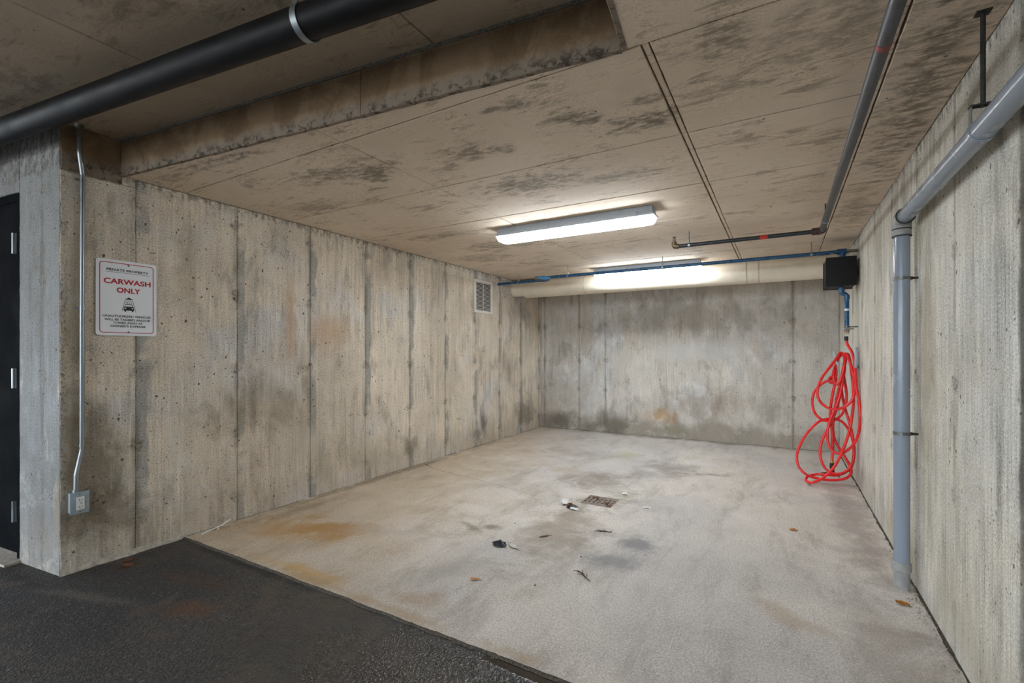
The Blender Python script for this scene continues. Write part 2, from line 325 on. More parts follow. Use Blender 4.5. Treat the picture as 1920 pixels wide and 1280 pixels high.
# ------------------------------------------------------------------ small materials
M['black_paint'] = plain('black_door_paint', (12, 14, 17), 0.85, var=0.03, scale=6, spec=0.03)
M['steel'] = plain('galvanised_steel', (150, 156, 160), 0.36, 0.9, var=0.06, scale=8)
M['steel_dull'] = plain('dull_steel', (120, 120, 116), 0.5, 0.7, var=0.25, scale=40)
M['rod'] = plain('threaded_rod_steel', (54, 54, 50), 0.55, 0.6, var=0.3, scale=80)
M['box_paint'] = plain('galvanised_box', (160, 176, 184), 0.42, 0.35, var=0.12, scale=40)
M['white_plastic'] = plain('white_plastic', (226, 226, 224), 0.4, var=0.04, scale=20)
M['dark'] = plain('flat_black', (14, 13, 12), 0.9, var=0.1)  # black colour stands for the dark inside slots, sockets, vent and pit
M['sign_white'] = plain('sign_white_enamel', (236, 238, 243), 0.35, var=0.02, scale=8)
M['sign_red'] = plain('sign_red_print', (186, 22, 44), 0.4, var=0.03)
M['sign_black'] = plain('sign_black_print', (22, 24, 30), 0.4, var=0.03)
M['vent'] = plain('vent_white_enamel', (226, 222, 214), 0.45, var=0.06, scale=15)
M['housing'] = plain('fixture_grey_housing', (168, 176, 186), 0.45, var=0.04)
M['pvc'] = plain('grey_pvc', (136, 146, 158), 0.22, var=0.02, scale=5)
M['pvc_dull'] = plain('grey_pvc_dull', (148, 148, 146), 0.5, var=0.15, scale=24)
M['rubber'] = plain('black_rubber', (26, 26, 26), 0.6, var=0.2)
M['black_iron'] = plain('black_cast_iron_pipe', (15, 15, 17), 0.5, var=0.4, scale=9, bump=0.15, spec=0.22)
M['spr_pipe'] = plain('grey_black_sprinkler_pipe', (74, 76, 80), 0.45, 0.3, var=0.35, scale=22, bump=0.1)
M['spr_pipe2'] = plain('black_steel_branch_pipe', (40, 43, 47), 0.38, 0.3, var=0.3, scale=26)
M['red_paint'] = plain('red_marker_paint', (172, 36, 28), 0.6, var=0.35, scale=50)
M['red_dull'] = plain('faded_red_marker_paint', (140, 70, 60), 0.6, var=0.35, scale=50)
M['rust_iron'] = plain('rust_brown_elbow', (66, 44, 36), 0.6, 0.2, var=0.35, scale=50)
M['bronze'] = plain('brown_brass', (98, 82, 60), 0.45, 0.5, var=0.3, scale=60)
M['blue'] = plain('blue_pipe_paint', (24, 78, 118), 0.3, var=0.12, scale=16)
M['blue_light'] = plain('blue_handle', (70, 140, 190), 0.4, var=0.08)
M['paper'] = plain('white_label', (214, 216, 220), 0.6, var=0.05)
M['duct'] = plain('cream_canvas_jacket', (222, 210, 190), 0.5, var=0.06, scale=7, bump=0.1)
M['duct_band'] = plain('jacket_seam', (186, 176, 160), 0.6, var=0.1)
M['black_box'] = plain('black_box_enamel', (13, 13, 14), 0.6, var=0.2, scale=40, bump=0.1, spec=0.25)
M['hose'] = plain('red_rubber_hose', (230, 36, 36), 0.32, var=0.06, scale=20)
M['brass'] = plain('brass', (196, 150, 74), 0.3, 0.9, var=0.1)
M['leaf_brown'] = plain('dry_leaf_brown', (112, 66, 40), 0.8, var=0.4, scale=90, bump=0.5)
M['leaf_orange'] = plain('dry_leaf_ochre', (176, 112, 36), 0.7, var=0.5, scale=90, bump=0.5)
M['leaf_grey'] = plain('pale_grey_leaf', (206, 206, 198), 0.7, var=0.1, scale=60)
M['leaf_tan'] = plain('dry_leaf_tan', (196, 144, 100), 0.8, var=0.3, scale=90)
M['twig'] = plain('twig_bark', (66, 48, 40), 0.9, var=0.4, scale=120)
M['foil_white'] = plain('crumpled_white_paper', (226, 224, 220), 0.6, var=0.2, scale=60)
M['plastic_black'] = plain('black_plastic_scrap', (34, 36, 44), 0.35, var=0.3, scale=60)
M['grate'] = plain('rusty_drain_iron', (136, 124, 112), 0.7, 0.3, var=0.5, scale=45, bump=0.5)
M['gravel'] = plain('grit', (150, 140, 126), 0.9, var=0.5, scale=120)
def emis():
    g = NG('lit_diffuser'); g.b.inputs['Base Color'].default_value = (.9, .9, .9, 1)
    g.b.inputs['Emission Color'].default_value = (0.85, 0.93, 1.0, 1); g.b.inputs['Emission Strength'].default_value = LAMP
    return g.m
M['lamp'] = emis()

# ------------------------------------------------------------------ geometry helpers
OFF = {}
def _link(name, me, mat, parent):
    o = bpy.data.objects.new(name, me); COL.objects.link(o)
    if mat is not None: me.materials.append(M[mat] if isinstance(mat, str) else mat)
    if parent is not None: o.parent = parent; OFF[o] = OFF.get(parent, Vector())
    return o
def mesh(name, verts, faces, mat, parent=None, smooth=False, smooth_from=None):
    off = OFF.get(parent, Vector()) if parent is not None else Vector()
    me = bpy.data.meshes.new(name); me.from_pydata([tuple(Vector(v) - off) for v in verts], [], faces); me.update()
    bm = bmesh.new(); bm.from_mesh(me); bmesh.ops.recalc_face_normals(bm, faces=bm.faces); bm.to_mesh(me); bm.free()
    if smooth:
        for p in me.polygons: p.use_smooth = True
        me.set_sharp_from_angle(angle=math.radians(40))
    return _link(name, me, mat, parent)
def thing(name, loc, label, cat, group=None):
    o = bpy.data.objects.new(name, None); COL.objects.link(o); o.location = loc; o.empty_display_size = 0.1
    OFF[o] = Vector(loc); tag(o, label, cat, group); return o
def tag(o, label, cat, group=None):
    o['label'] = label; o['category'] = cat
    if group: o['group'] = group
    return o
def struct(o, label=None):
    o['kind'] = 'structure'
    if label: o['label'] = label
    return o
def part_label(o, t): o['label'] = t; return o

class B:                                   # mesh accumulator (world coordinates)
    def __init__(s): s.v = []; s.f = []
    def add(s, v, f):
        k = len(s.v); s.v += [tuple(q) for q in v]; s.f += [tuple(i + k for i in q) for q in f]; return s
    def box(s, a, b, bev=0.0):
        bm = bmesh.new(); bmesh.ops.create_cube(bm, size=1)
        c = [(a[i] + b[i]) / 2 for i in range(3)]; d = [abs(b[i] - a[i]) for i in range(3)]
        for q in bm.verts: q.co = Vector((c[i] + q.co[i] * d[i] for i in range(3)))
        if bev: bmesh.ops.bevel(bm, geom=bm.edges[:], offset=bev, segments=2, affect='EDGES', profile=0.7)
        bm.verts.index_update(); s.add([q.co[:] for q in bm.verts], [[q.index for q in f.verts] for f in bm.faces]); bm.free(); return s
    def tube(s, pts, r, n=16, caps=True):
        pts = [Vector(p) for p in pts]; rs = r if isinstance(r, (list, tuple)) else [r] * len(pts)
        T = []
        for i in range(len(pts)):
            a = pts[max(0, i - 1)]; b = pts[min(len(pts) - 1, i + 1)]; T.append((b - a).normalized())
        up = Vector((0, 0, 1)) if abs(T[0].z) < 0.9 else Vector((1, 0, 0))
        N = (up - T[0] * up.dot(T[0])).normalized(); vs = []; fs = []
        for i, p in enumerate(pts):
            N = (N - T[i] * N.dot(T[i])); N = N.normalized() if N.length > 1e-6 else T[i].orthogonal().normalized()
            Bn = T[i].cross(N)
            for k in range(n):
                a = 2 * PI * k / n; vs.append(p + (N * math.cos(a) + Bn * math.sin(a)) * rs[i])
        for i in range(len(pts) - 1):
            for k in range(n):
                k2 = (k + 1) % n; fs.append((i * n + k, i * n + k2, (i + 1) * n + k2, (i + 1) * n + k))
        if caps: fs.append(tuple(range(n))[::-1]); fs.append(tuple((len(pts) - 1) * n + k for k in range(n)))
        return s.add(vs, fs)
    def sweep(s, prof, dirv, origin, ux, uy, length):     # closed 2-D profile extruded
        o = Vector(origin); ux = Vector(ux); uy = Vector(uy); d = Vector(dirv) * length; n = len(prof)
        vs = [o + ux * x + uy * y for x, y in prof] + [o + ux * x + uy * y + d for x, y in prof]
        fs = [(i, (i + 1) % n, n + (i + 1) % n, n + i) for i in range(n)] + [tuple(range(n))[::-1], tuple(range(n, 2 * n))]
        return s.add(vs, fs)
    def band(s, c, axis, r, w, t, a0=0, a1=2 * PI, n=28):   # flat strap bent round an axis
        c = Vector(c); ax = Vector(axis).normalized(); u = ax.orthogonal().normalized()
        if abs(ax.z) < 0.9: u = Vector((0, 0, 1)); u = (u - ax * u.dot(ax)).normalized()
        w_ = ax.cross(u); vs = []; fs = []
        for i in range(n + 1):
            a = a0 + (a1 - a0) * i / n; d = u * math.cos(a) + w_ * math.sin(a)
            for rr, s_ in ((r, -1), (r + t, -1), (r + t, 1), (r, 1)): vs.append(c + d * rr + ax * (w / 2 * s_))
        for i in range(n):
            for k in range(4): fs.append((i * 4 + k, i * 4 + (k + 1) % 4, (i + 1) * 4 + (k + 1) % 4, (i + 1) * 4 + k))
        fs += [(3, 2, 1, 0), (n * 4, n * 4 + 1, n * 4 + 2, n * 4 + 3)]
        return s.add(vs, fs)
    def build(s, name, mat, parent=None, smooth=True): return mesh(name, s.v, s.f, mat, parent, smooth)

def catmull(P, n=10):
    P = [Vector(p) for p in P]; P = [P[0] * 2 - P[1]] + P + [P[-1] * 2 - P[-2]]; out = []
    for i in range(1, len(P) - 2):
        a, b, c, d = P[i - 1:i + 3]
        for k in range(n):
            t = k / n; out.append(0.5 * ((2 * b) + (c - a) * t + (2 * a - 5 * b + 4 * c - d) * t * t + (3 * b - a - 3 * c + d) * t ** 3))
    out.append(P[-2]); return out
def fillet(P, r, n=8):
    P = [Vector(p) for p in P]; out = [P[0]]
    for i in range(1, len(P) - 1):
        a = (P[i - 1] - P[i]).normalized(); b = (P[i + 1] - P[i]).normalized(); th = a.angle(b)
        t = min(r / math.tan(th / 2), (P[i - 1] - P[i]).length * .49, (P[i + 1] - P[i]).length * .49)
        p0 = P[i] + a * t; p1 = P[i] + b * t
        for k in range(n + 1):
            q = k / n; out.append(p0 * (1 - q) ** 2 + P[i] * 2 * q * (1 - q) + p1 * q * q)
    out.append(P[-1]); return out

def jit(p, amp, sc=18.0, seed=0.0):
    q = Vector((p[0] * sc + seed * 7.1, p[1] * sc - seed * 3.3, p[2] * sc + 1.7 * seed))
    return (mn.noise(q) * 0.65 + mn.noise(q * 2.9) * 0.35) * amp * 1.6

def panel(name, poly, to3d, normal, mat, parent, gap=0.003, thick=0.012, amp=0.004, step=0.04, bev=0.003, proud=0.0, seed=0.0):
    """cast piece with ragged, slightly rounded edges; poly = convex 2-D outline (ccw), to3d maps to the wall plane"""
    n = len(poly); nv = Vector(normal); C = Vector((sum(p[0] for p in poly) / n, sum(p[1] for p in poly) / n))
    def ring(inset, depth, a):
        lines = []
        for i in range(n):
            p = Vector(poly[i]); q = Vector(poly[(i + 1) % n]); d = (q - p).normalized(); nn = Vector((-d.y, d.x))
            if (C - p).dot(nn) < 0: nn = -nn
            lines.append((p + nn * inset, d, nn))
        cor = []
        for i in range(n):
            p, d, _ = lines[i - 1]; q, e, _ = lines[i]; den = d.x * e.y - d.y * e.x
            t = ((q.x - p.x) * e.y - (q.y - p.y) * e.x) / den; cor.append(p + d * t)
        out = []
        for i in range(n):
            p = cor[i]; q = cor[(i + 1) % n]; k = max(1, int((Vector(poly[(i + 1) % n]) - Vector(poly[i])).length / step)); nn = lines[i][2]
            for j in range(k):
                w = p.lerp(q, j / k)
                if j and a: w = w + nn * (abs(jit((*w, i * 3.0), a, 11, seed)))
                out.append(Vector(to3d(w.x, w.y)) + nv * depth)
        return out
    r0 = ring(gap, -thick, amp); r1 = ring(gap, proud - bev, amp); r2 = ring(gap + bev, proud, amp); m = len(r0)
    vs = r0 + r1 + r2; fs = []
    for a in (0, m):
        for i in range(m): fs.append((a + i, a + (i + 1) % m, a + m + (i + 1) % m, a + m + i))
    fs.append(tuple(range(2 * m, 3 * m)))
    return mesh(name, vs, fs, mat, parent)

# ================================================================== SETTING
# ---- left wall: backing + one cast piece per form board
def wall_block(name, a, b): return struct(B().box(a, b).build(name, 'joint', smooth=False))
wl = struct(B().box((XL - 0.22, YE + 0.012, -0.3), (XL - 0.005, YB + 0.2, ZU + 0.25)).build('wall_left', 'joint', smooth=False), 'long cast concrete wall of the wash bay carrying the sign and vent')
cuts = [YE, 1.321, 1.927, 2.526, 3.115, 3.716, 4.316, 4.889, 5.494, 6.10, 6.70, YB]
for i in range(len(cuts) - 1):
    top = ZC if cuts[i] > 1.25 else ZC - 0.03
    if i == 0: top = 2.185
    panel('concrete_panel', [(cuts[i], -0.02), (cuts[i + 1], -0.02), (cuts[i + 1], top), (cuts[i], top)], lambda u, w: (XL, u, w), (1, 0, 0), 'wall_left', wl,
          gap=0.0005 if i else 0.0, amp=0.0018 if i else 0.007, proud=(0.0, .0015, -.001, .001, 0, .0015, -.001, 0, .001, -.001, 0)[i], seed=i * 1.3)
panel('concrete_panel', [(YE, 2.187), (1.25, 2.187), (1.25, ZU), (YE, ZU)], lambda u, w: (XL, u, w), (1, 0, 0), 'beam', wl, gap=0.002, amp=0.006, proud=0.002, seed=31)
panel('concrete_panel', [(1.25, 2.187), (1.321, 2.187), (1.321, ZC + .05), (1.25, ZC + .05)], lambda u, w: (XL, u, w), (1, 0, 0), 'wall_left', wl, gap=0.001, amp=0.003, seed=32)
# ---- right wall
wr = struct(B().box((XR + 0.005, -7.2, -0.3), (XR + 0.25, YB + 0.2, ZU + 0.25)).build('wall_right', 'joint', smooth=False), 'pale board-marked concrete wall behind the grey pipe')
rc = [-7.0, -4.5, -2.0, 0.6, 1.262, 1.88, 2.478, 3.113, 3.718, 4.339, 5.0, 5.56, 6.18, YB]
for i in range(len(rc) - 1):
    panel('concrete_panel', [(rc[i], -0.02), (rc[i + 1], -0.02), (rc[i + 1], ZC + .02), (rc[i], ZC + .02)], lambda u, w: (XR, u, w), (-1, 0, 0), 'wall_right', wr,
          gap=0.001, amp=0.0025, proud=(0, .001, -.001, 0.002)[i % 4], seed=i * 2.1 + 5)
# ---- back wall
wb = struct(B().box((XL - 0.2, YB + 0.005, -0.3), (XR + 0.2, YB + 0.25, ZU + 0.25)).build('wall_back', 'joint', smooth=False), 'damp-stained concrete back wall below the cream duct')
bc = [XL, -3.30, -2.713, -2.295, 0.121, XR]
for i in range(len(bc) - 1):
    panel('concrete_panel', [(bc[i], -0.02), (bc[i + 1], -0.02), (bc[i + 1], ZC + .02), (bc[i], ZC + .02)], lambda u, w: (u, YB, w), (0, -1, 0), 'wall_back', wb,
          gap=0.001, amp=0.0025, proud=(0, .001, -.001, .001, 0)[i], seed=i * 1.7 + 11)
# ---- wall with the black door, turned a little from the bay
def face(d, z, out=0.0): return (XL - CA * d + SA * out, YE - SA * d - CA * out, z)
wf = B()
def fbox(b, d0, d1, z0, z1, o0, o1):
    v = [face(d, z, o) for d in (d0, d1) for z in (z0, z1) for o in (o0, o1)]
    return b.add(v, [(0, 1, 3, 2), (4, 6, 7, 5), (0, 4, 5, 1), (2, 3, 7, 6), (0, 2, 6, 4), (1, 5, 7, 3)])
D0, D1, DH = 0.435, 1.42, 2.12
fbox(wf, 0.0, D0, -0.3, ZU + .2, -0.22, -0.012); fbox(wf, D1, 11.0, -0.3, ZU + .2, -0.22, -0.012); fbox(wf, D0, D1, DH, ZU + .2, -0.22, -0.012)
wfo = struct(wf.build('wall_front_left', 'joint', smooth=False), 'grey concrete wall end beside the black door')
fn = (SA, -CA, 0)
for k, (a, b_, z0, z1) in enumerate(((0.0, D0, -0.02, ZU), (D1, 4.0, -.02, ZU), (4.0, 7.5, -.02, ZU), (7.5, 11.0, -.02, ZU), (D0, D1, DH, ZU))):
    panel('concrete_panel', [(a, z0), (b_, z0), (b_, z1), (a, z1)], lambda u, w: face(u, w), fn, 'wall_face', wfo, gap=0.0, amp=0.008 if k in (0, 4) else .003, thick=.03, seed=k + 40)
# door_1
door = struct(fbox(B(), D0 + 0.045, D1 - 0.045, 0.03, DH - 0.045, -0.10, -0.014).build('door_1', 'black_paint', smooth=False), 'black painted steel door at the left edge')
fr = B(); fbox(fr, D0 - .002, D0 + 0.045, 0.0, DH, -0.13, -0.006); fbox(fr, D1 - 0.045, D1 + .002, 0.0, DH, -0.13, -0.006); fbox(fr, D0 + .045, D1 - .045, DH - 0.045, DH + .002, -0.13, -0.006)
fr.build('door_frame', 'black_paint', door, smooth=False)
for z0, z1 in ((1.775, 1.895), (0.99, 1.105), (0.21, 0.33)):
    hb = B().tube([face(D0 + 0.085, z0, -0.006), face(D0 + 0.085, z1, -0.006)], 0.0085, 12); fbox(hb, D0 + 0.066, D0 + 0.10, z0, z1, -0.015, -0.011)
    part_label(hb.build('hinge', 'steel', door), 'bright steel door hinge')
hd = B().tube(fillet([face(D1 - .12, 1.0, -.015), face(D1 - .12, 1.0, 0.045), face(D1 - .25, 1.0, 0.045)], .02), 0.011, 12); hd.build('handle', 'steel', door)
struct(fbox(B(), D0 - .02, D1 + .02, -0.10, 0.006, -0.2, 0.07).build('trim_1', 'mortar', smooth=False), 'concrete sill under the black door')

# ---- floor slab with a hole for the drain
DX0, DX1, DY0, DY1 = -1.395, -1.145, 3.515, 3.745
vs, fs = [], []
front = []
nst = 110
for i in range(nst + 1):
    x = XL + (XR - XL) * i / nst; front.append((x, YS + jit((x, 0, 0), 0.004, 6, 2) + jit((x, 1, 0), 0.003, 40, 3)))
top = [(x, y + 0.003, 0.0) for x, y in front]; mid_ = [(x, y, -0.003) for x, y in front]; low = [(x, y, -0.2) for x, y in front]
back = [(x, DY0, 0.0) for x, _ in front]
k = nst + 1; vs = low + mid_ + top + back
for a in range(3):
    for i in range(nst): fs.append((a * k + i, a * k + i + 1, (a + 1) * k + i + 1, (a + 1) * k + i))
for (x0, x1, y0, y1) in ((XL, DX0, DY0, DY1), (DX1, XR, DY0, DY1), (XL, XR, DY1, YB)):
    n0 = len(vs); vs += [(x0, y0, 0), (x1, y0, 0), (x1, y1, 0), (x0, y1, 0)]; fs.append((n0, n0 + 1, n0 + 2, n0 + 3))
fl = struct(mesh('floor', vs, fs, 'floor'), 'stained concrete floor slab of the wash bay')
for p in fl.data.polygons:
    if abs(p.normal.z) > .5 and p.normal.z < 0: p.flip()
# crack in the slab (a thin open line)
def crack(pts, w, name='crack'):
    P = catmull([(x, y, 0.0006) for x, y in pts], 14); v = []; f = []
    for i, p in enumerate(P):
        a = P[max(0, i - 1)]; b = P[min(len(P) - 1, i + 1)]; t = (b - a).normalized(); nn = Vector((-t.y, t.x, 0))
        off = nn * jit(p, 0.02, 9, 4); ww = w * (0.4 + abs(mn.noise(p * 13)) * 1.6) * (1 - 0.75 * i / len(P))
        v += [p + off - nn * ww, p + off + nn * ww]
        if i: f.append((2 * i - 2, 2 * i - 1, 2 * i + 1, 2 * i))
    return mesh(name, v, f, 'joint_fill', fl)
crack([(-3.36, 3.91), (-3.1, 3.80), (-2.81, 3.727), (-2.453, 3.665), (-2.02, 3.56), (-1.757, 3.50)], 0.0045)
crack([(-1.33, 2.22), (-1.36, 2.05), (-1.43, 1.92), (-1.45, 1.80)], 0.0010)
# asphalt
as_ = struct(mesh('floor_driveway', [(-14.5, -7.2, -0.007), (XR + .2, -7.2, -0.007), (XR + .2, YS + 0.06, -0.007), (-14.5, YS + .06, -0.007)], [(0, 1, 2, 3)], 'asphalt'), 'dark wet asphalt driveway in front of the bay')
# joint strips along the walls
def ragged_strip(name, x0, x1, y0, y1, z, mat, label, along='Y', amp=0.006, n=160):
    v = []; f = []
    for i in range(n + 1):
        t = i / n
        if along == 'Y':
            y = y0 + (y1 - y0) * t; a = jit((0, y, 0), amp, 9, 5) + jit((0, y, 3), amp * .6, 45, 6); v += [(x0, y, z), (x0 + (x1 - x0) + a, y, z)]
        else:
            x = x0 + (x1 - x0) * t; a = jit((x, 0, 0), amp, 9, 7) + jit((x, 3, 0), amp * .6, 45, 8); v += [(x, y1, z), (x, y0 + a, z)]
        if i: f.append((2 * i - 2, 2 * i - 1, 2 * i + 1, 2 * i))
    o = mesh(name, v, f, mat); 
    for p in o.data.polygons:
        if p.normal.z < 0: p.flip()
    return struct(o, label)
ragged_strip('trim_2', XR + .01, XR - 0.012, YS, YB, 0.0012, 'joint_fill', 'dark joint between slab and right wall', amp=.007)
ragged_strip('trim_3', XL - .01, XL + 0.006, YS + .02, YB, 0.0012, 'joint_fill', 'dark joint between slab and left wall', amp=.009)
ragged_strip('trim_4', XL, XR, YB - .018, YB + .01, 0.0012, 'joint_fill', 'dark joint below the back wall', along='X', amp=.008)
v = []; f = []; n = 240
for i in range(n + 1):
    x = XL + (XR - XL) * i / n; yy = YS + jit((x, 0, 0), 0.004, 6, 2) + jit((x, 1, 0), 0.003, 40, 3)
    a0 = .010 + jit((x, 5, 0), .008, 12, 3) + jit((x, 6, 0), .004, 60, 3); a1 = .005 + jit((x, 8, 0), .003, 30, 3)
    v += [(x, yy - max(.002, a0), -.0055), (x, yy - .001, .0008), (x, yy + max(.0035, a1), .0008)]
    if i:
        for q in (0, 1): f.append((3 * i - 3 + q, 3 * i + q, 3 * i + q + 1, 3 * i - 2 + q))
o = mesh('trim_6', v, f, 'joint_fill')  # dark strip laid over the slab lip to hide its daylit edge
for p in o.data.polygons:
    if p.normal.z < 0: p.flip()
struct(o, 'dark strip laid over the bright slab lip beside the asphalt')
# pale mortar bead at the foot of the left wall, over the asphalt
v = []; f = []; n = 60
for i in range(n + 1):
    y = YE - .005 + (1.60 - YE) * i / n; w = 0.016 + jit((y, 0, 0), 0.010, 14, 9); hgt = 0.020 + jit((y, 2, 0), 0.016, 10, 9)
    v += [(XL + .0015, y, hgt), (XL + w * .5, y, hgt * .45), (XL + w, y, -0.015)]
    if i:
        for q in (0, 1): f.append((3 * i - 3 + q, 3 * i + q, 3 * i + q + 1, 3 * i - 2 + q))
struct(mesh('trim_5', v, f, 'mortar', smooth=True), 'pale mortar bead at the foot of the left wall')

# ---- bay ceiling
cl = struct(mesh('ceiling', [], [], 'joint_dark'), 'cast concrete bay ceiling with form board seams')
q0 = (XL - .2, 1.243 - .2 * SA / CA + .004); q1 = (-0.475, 1.574 + .004); q2 = (0.52, -7.2)
poly = [q0, q1, q2, (XR + .2, -7.2), (XR + .2, YB + .2), (XL - .2, YB + .2)]
vs = [(x, y, ZC + .010) for x, y in poly] + [(x, y, ZU + .3) for x, y in poly]; n = len(poly)
cl.data.from_pydata(vs, [], [tuple(range(n)), tuple(range(n, 2 * n))] + [(i, (i + 1) % n, n + (i + 1) % n, n + i) for i in range(n)])
bm = bmesh.new(); bm.from_mesh(cl.data); bmesh.ops.recalc_face_normals(bm, faces=bm.faces); bm.to_mesh(cl.data); bm.free()
def ystep(x): return 1.243 + (x - XL) * SA / CA
ys = [1.59, 2.335, 3.07, 3.80, 4.525, 5.25, 5.98, YB]
xs = [XL, -1.885, -0.414]
sd = 60
def cpanel(P, **k):
    global sd; sd += 1.37
    return panel('ceiling_panel', P, lambda u, w: (u, w, ZC), (0, 0, -1), 'ceiling', cl, thick=0.012, amp=k.pop('amp', 0.0035), seed=sd, bev=0.002, **k)
for i in range(2):
    x0, x1 = xs[i], xs[i + 1]
    x1b = min(x1, -0.475) if i else x1
    cpanel([(x0, ystep(x0) + .002), (x1b, ystep(x1b) + .002), (x1, 1.59), (x0, 1.59)] if i == 0 else [(x0, ystep(x0) + .002), (-.475, 1.574), (x1, 1.578), (x1, 1.59), (x0, 1.59)], gap=0.0012, amp=.006)
    for j in range(len(ys) - 1):
        cpanel([(x0, ys[j]), (x1, ys[j]), (x1, ys[j + 1]), (x0, ys[j + 1])], gap=0.0034, proud=random.uniform(-.001, .002))
for j in range(len(ys) - 1):
    cpanel([(-0.414, ys[j]), (-0.388, ys[j]), (-0.388, ys[j + 1]), (-0.414, ys[j + 1])], gap=0.0025, proud=-0.003, amp=.002)
    cpanel([(-0.388, ys[j]), (0.335, ys[j]), (0.335, ys[j + 1]), (-0.388, ys[j + 1])], gap=0.0034, proud=random.uniform(-.001, .002))
for a, b_ in ((-7, -3), (-3, 0.0), (0.0, 1.62), (1.62, 3.55), (3.55, 5.25), (5.25, YB)):
    x0 = 0.335 if b_ > -2 else 0.5
    cpanel([(x0, a), (XR, a), (XR, b_), (x0, b_)], gap=0.002, proud=0.002)
cpanel([(-.475, 1.574), (-.474 + .115 * 1.57, 0.0), (.335, 0.0), (.335, 1.59), (-.414, 1.59)], gap=.0015, amp=.006)
cpanel([(-.474 + .115 * 1.57, 0.0), (-.474 + .115 * 4.57, -3.0), (.335, -3.0), (.335, 0.0)], gap=.0015, amp=.006)
# ---- side of the step (drop beam)
def stb(d, o): return (XL + CA * d - SA * o, 1.243 + SA * d + CA * o)
_l = (-.475 - XL) / CA
beam = struct(B().add([(*stb(d, o), z) for z in (ZC + .02, ZU + .02) for d, o in ((0, .014), (_l, .014), (_l, .05), (0, .05))], [(0, 1, 2, 3), (4, 5, 6, 7), (0, 1, 5, 4), (1, 2, 6, 5), (2, 3, 7, 6), (3, 0, 4, 7)]).build('wall_step', 'joint', smooth=False), 'short concrete step between the high and the low ceiling')
def stp(d, z): return (XL + CA * d, 1.243 + SA * d, z)
L = (-.475 - XL) / CA
panel('concrete_panel', [(0, ZC - .006), (1.79, ZC - .006), (1.79, ZU), (0, ZU)], lambda u, w: stp(u, w), (SA, -CA, 0), 'beam', beam, gap=.001, amp=.007, thick=.02, seed=81)
panel('concrete_panel', [(1.79, ZC - .006), (L, ZC - .006), (L, ZU), (1.79, ZU)], lambda u, w: stp(u, w), (SA, -CA, 0), 'beam', beam, gap=.001, amp=.007, thick=.02, proud=.004, seed=82)
panel('concrete_panel', [(0, ZC - .006), (8.6, ZC - .006), (8.6, ZU), (0, ZU)], lambda u, w: (-.475 + SA * u, 1.574 - CA * u, w), (-CA, -SA, 0), 'beam', beam, gap=0.0, amp=.008, thick=.02, seed=83)
B().add([(*stb(d, o), z) for z in (ZU - .016, ZU + .002) for d, o in ((0, -.004), (L, -.008), (L, .012), (0, .012))], [(0, 1, 2, 3), (4, 5, 6, 7), (0, 1, 5, 4), (1, 2, 6, 5), (2, 3, 7, 6), (3, 0, 4, 7)]).build('dark_line', 'joint_fill', beam, smooth=False)  # thin dark strip along the top edge of the step
# ---- driveway ceiling in three boards
cu = struct(B().box((-14.5, -7.2, ZU + .012), (XR + .2, 1.9, ZU + .3)).build('ceiling_high', 'joint_dark', smooth=False), 'higher concrete ceiling above the driveway')
xb = [-14.5, -10, -6.0, -3.35, -2.37, -1.22, 0.55]
for i in range(len(xb) - 1):
    for (a, b_) in ((-7.2, -3.5), (-3.5, 0.15), (0.15, 1.75)):
        panel('ceiling_panel', [(xb[i], a), (xb[i + 1], a), (xb[i + 1], b_), (xb[i], b_)], lambda u, w: (u, w, ZU), (0, 0, -1), 'ceiling_high', cu, gap=.0012, amp=.003, step=.1, seed=i * 3 + a)
# ---- open side and yard behind the photographer: unseen, added for daylight fill
gr = struct(mesh('ground', [(-60, -60, -0.03), (40, -60, -0.03), (40, -7.2, -0.03), (-60, -7.2, -0.03)], [(0, 1, 2, 3)], 'mortar'), 'unseen pale concrete ground added outside the garage to bounce daylight')

# ================================================================== THINGS
# ---- wash-bay light fixtures
def fixture(cx, cy, z, label, group='linear ceiling lights', hl=0.625):
    t = thing('linear_light', (cx, cy, z), label, 'light', group)
    h = B(); w0, w1 = 0.055, 0.066
    def lay(hx, hy, zz): return [(cx - hx, cy - hy, zz), (cx + hx, cy - hy, zz), (cx + hx, cy + hy, zz), (cx - hx, cy + hy, zz)]
    def stack(b, layers):
        vs = []; fs = []
        for l in layers: vs += lay(*l)
        for i in range(len(layers) - 1):
            for k in range(4): fs.append((4 * i + k, 4 * i + (k + 1) % 4, 4 * i + 4 + (k + 1) % 4, 4 * i + 4 + k))
        fs += [(3, 2, 1, 0), tuple(4 * (len(layers) - 1) + k for k in range(4))]
        return b.add(vs, fs)
    stack(h, [(hl, w0, z), (hl + .004, w0 + .004, z - .048), (hl + .016, w1 + .005, z - .052), (hl + .016, w1 + .005, z - .066)])
    h.build('housing', 'housing', t, smooth=False)
    d = stack(B(), [(hl + .016, w1 + .004, z - .060), (hl + .010, w1 - .003, z - .0605), (hl + .000, w1 - .011, z - .092), (hl - .012, w1 - .016, z - .108), (hl - .05, w1 - .030, z - .116)])
    part_label(d.build('diffuser', 'lamp', t, smooth=False), 'glowing white plastic diffuser')
    for x in (-.52, -.18, .18, .52):
        for s in (-1, 1):
            b = B().box((cx + x - .011, cy + s * (w1 + .001) - .003, z - .068), (cx + x + .011, cy + s * (w1 + .001) + .003, z - .030), .002)
            b.build('clip', 'housing', t)
    return t
fixture(-1.427, 3.40, ZC - .003, 'long glowing ceiling light nearest the camera, clear of the pipes', hl=.635)
fixture(-1.40, 5.60, ZC - .003, 'long glowing ceiling light behind the blue pipe above the cream duct', hl=.61)
fixture(-1.6, -2.6, ZU - .003, 'unseen fill light added on the driveway ceiling behind the photographer, nearest the right wall')  # both driveway lights are unseen, added as fill from behind the camera
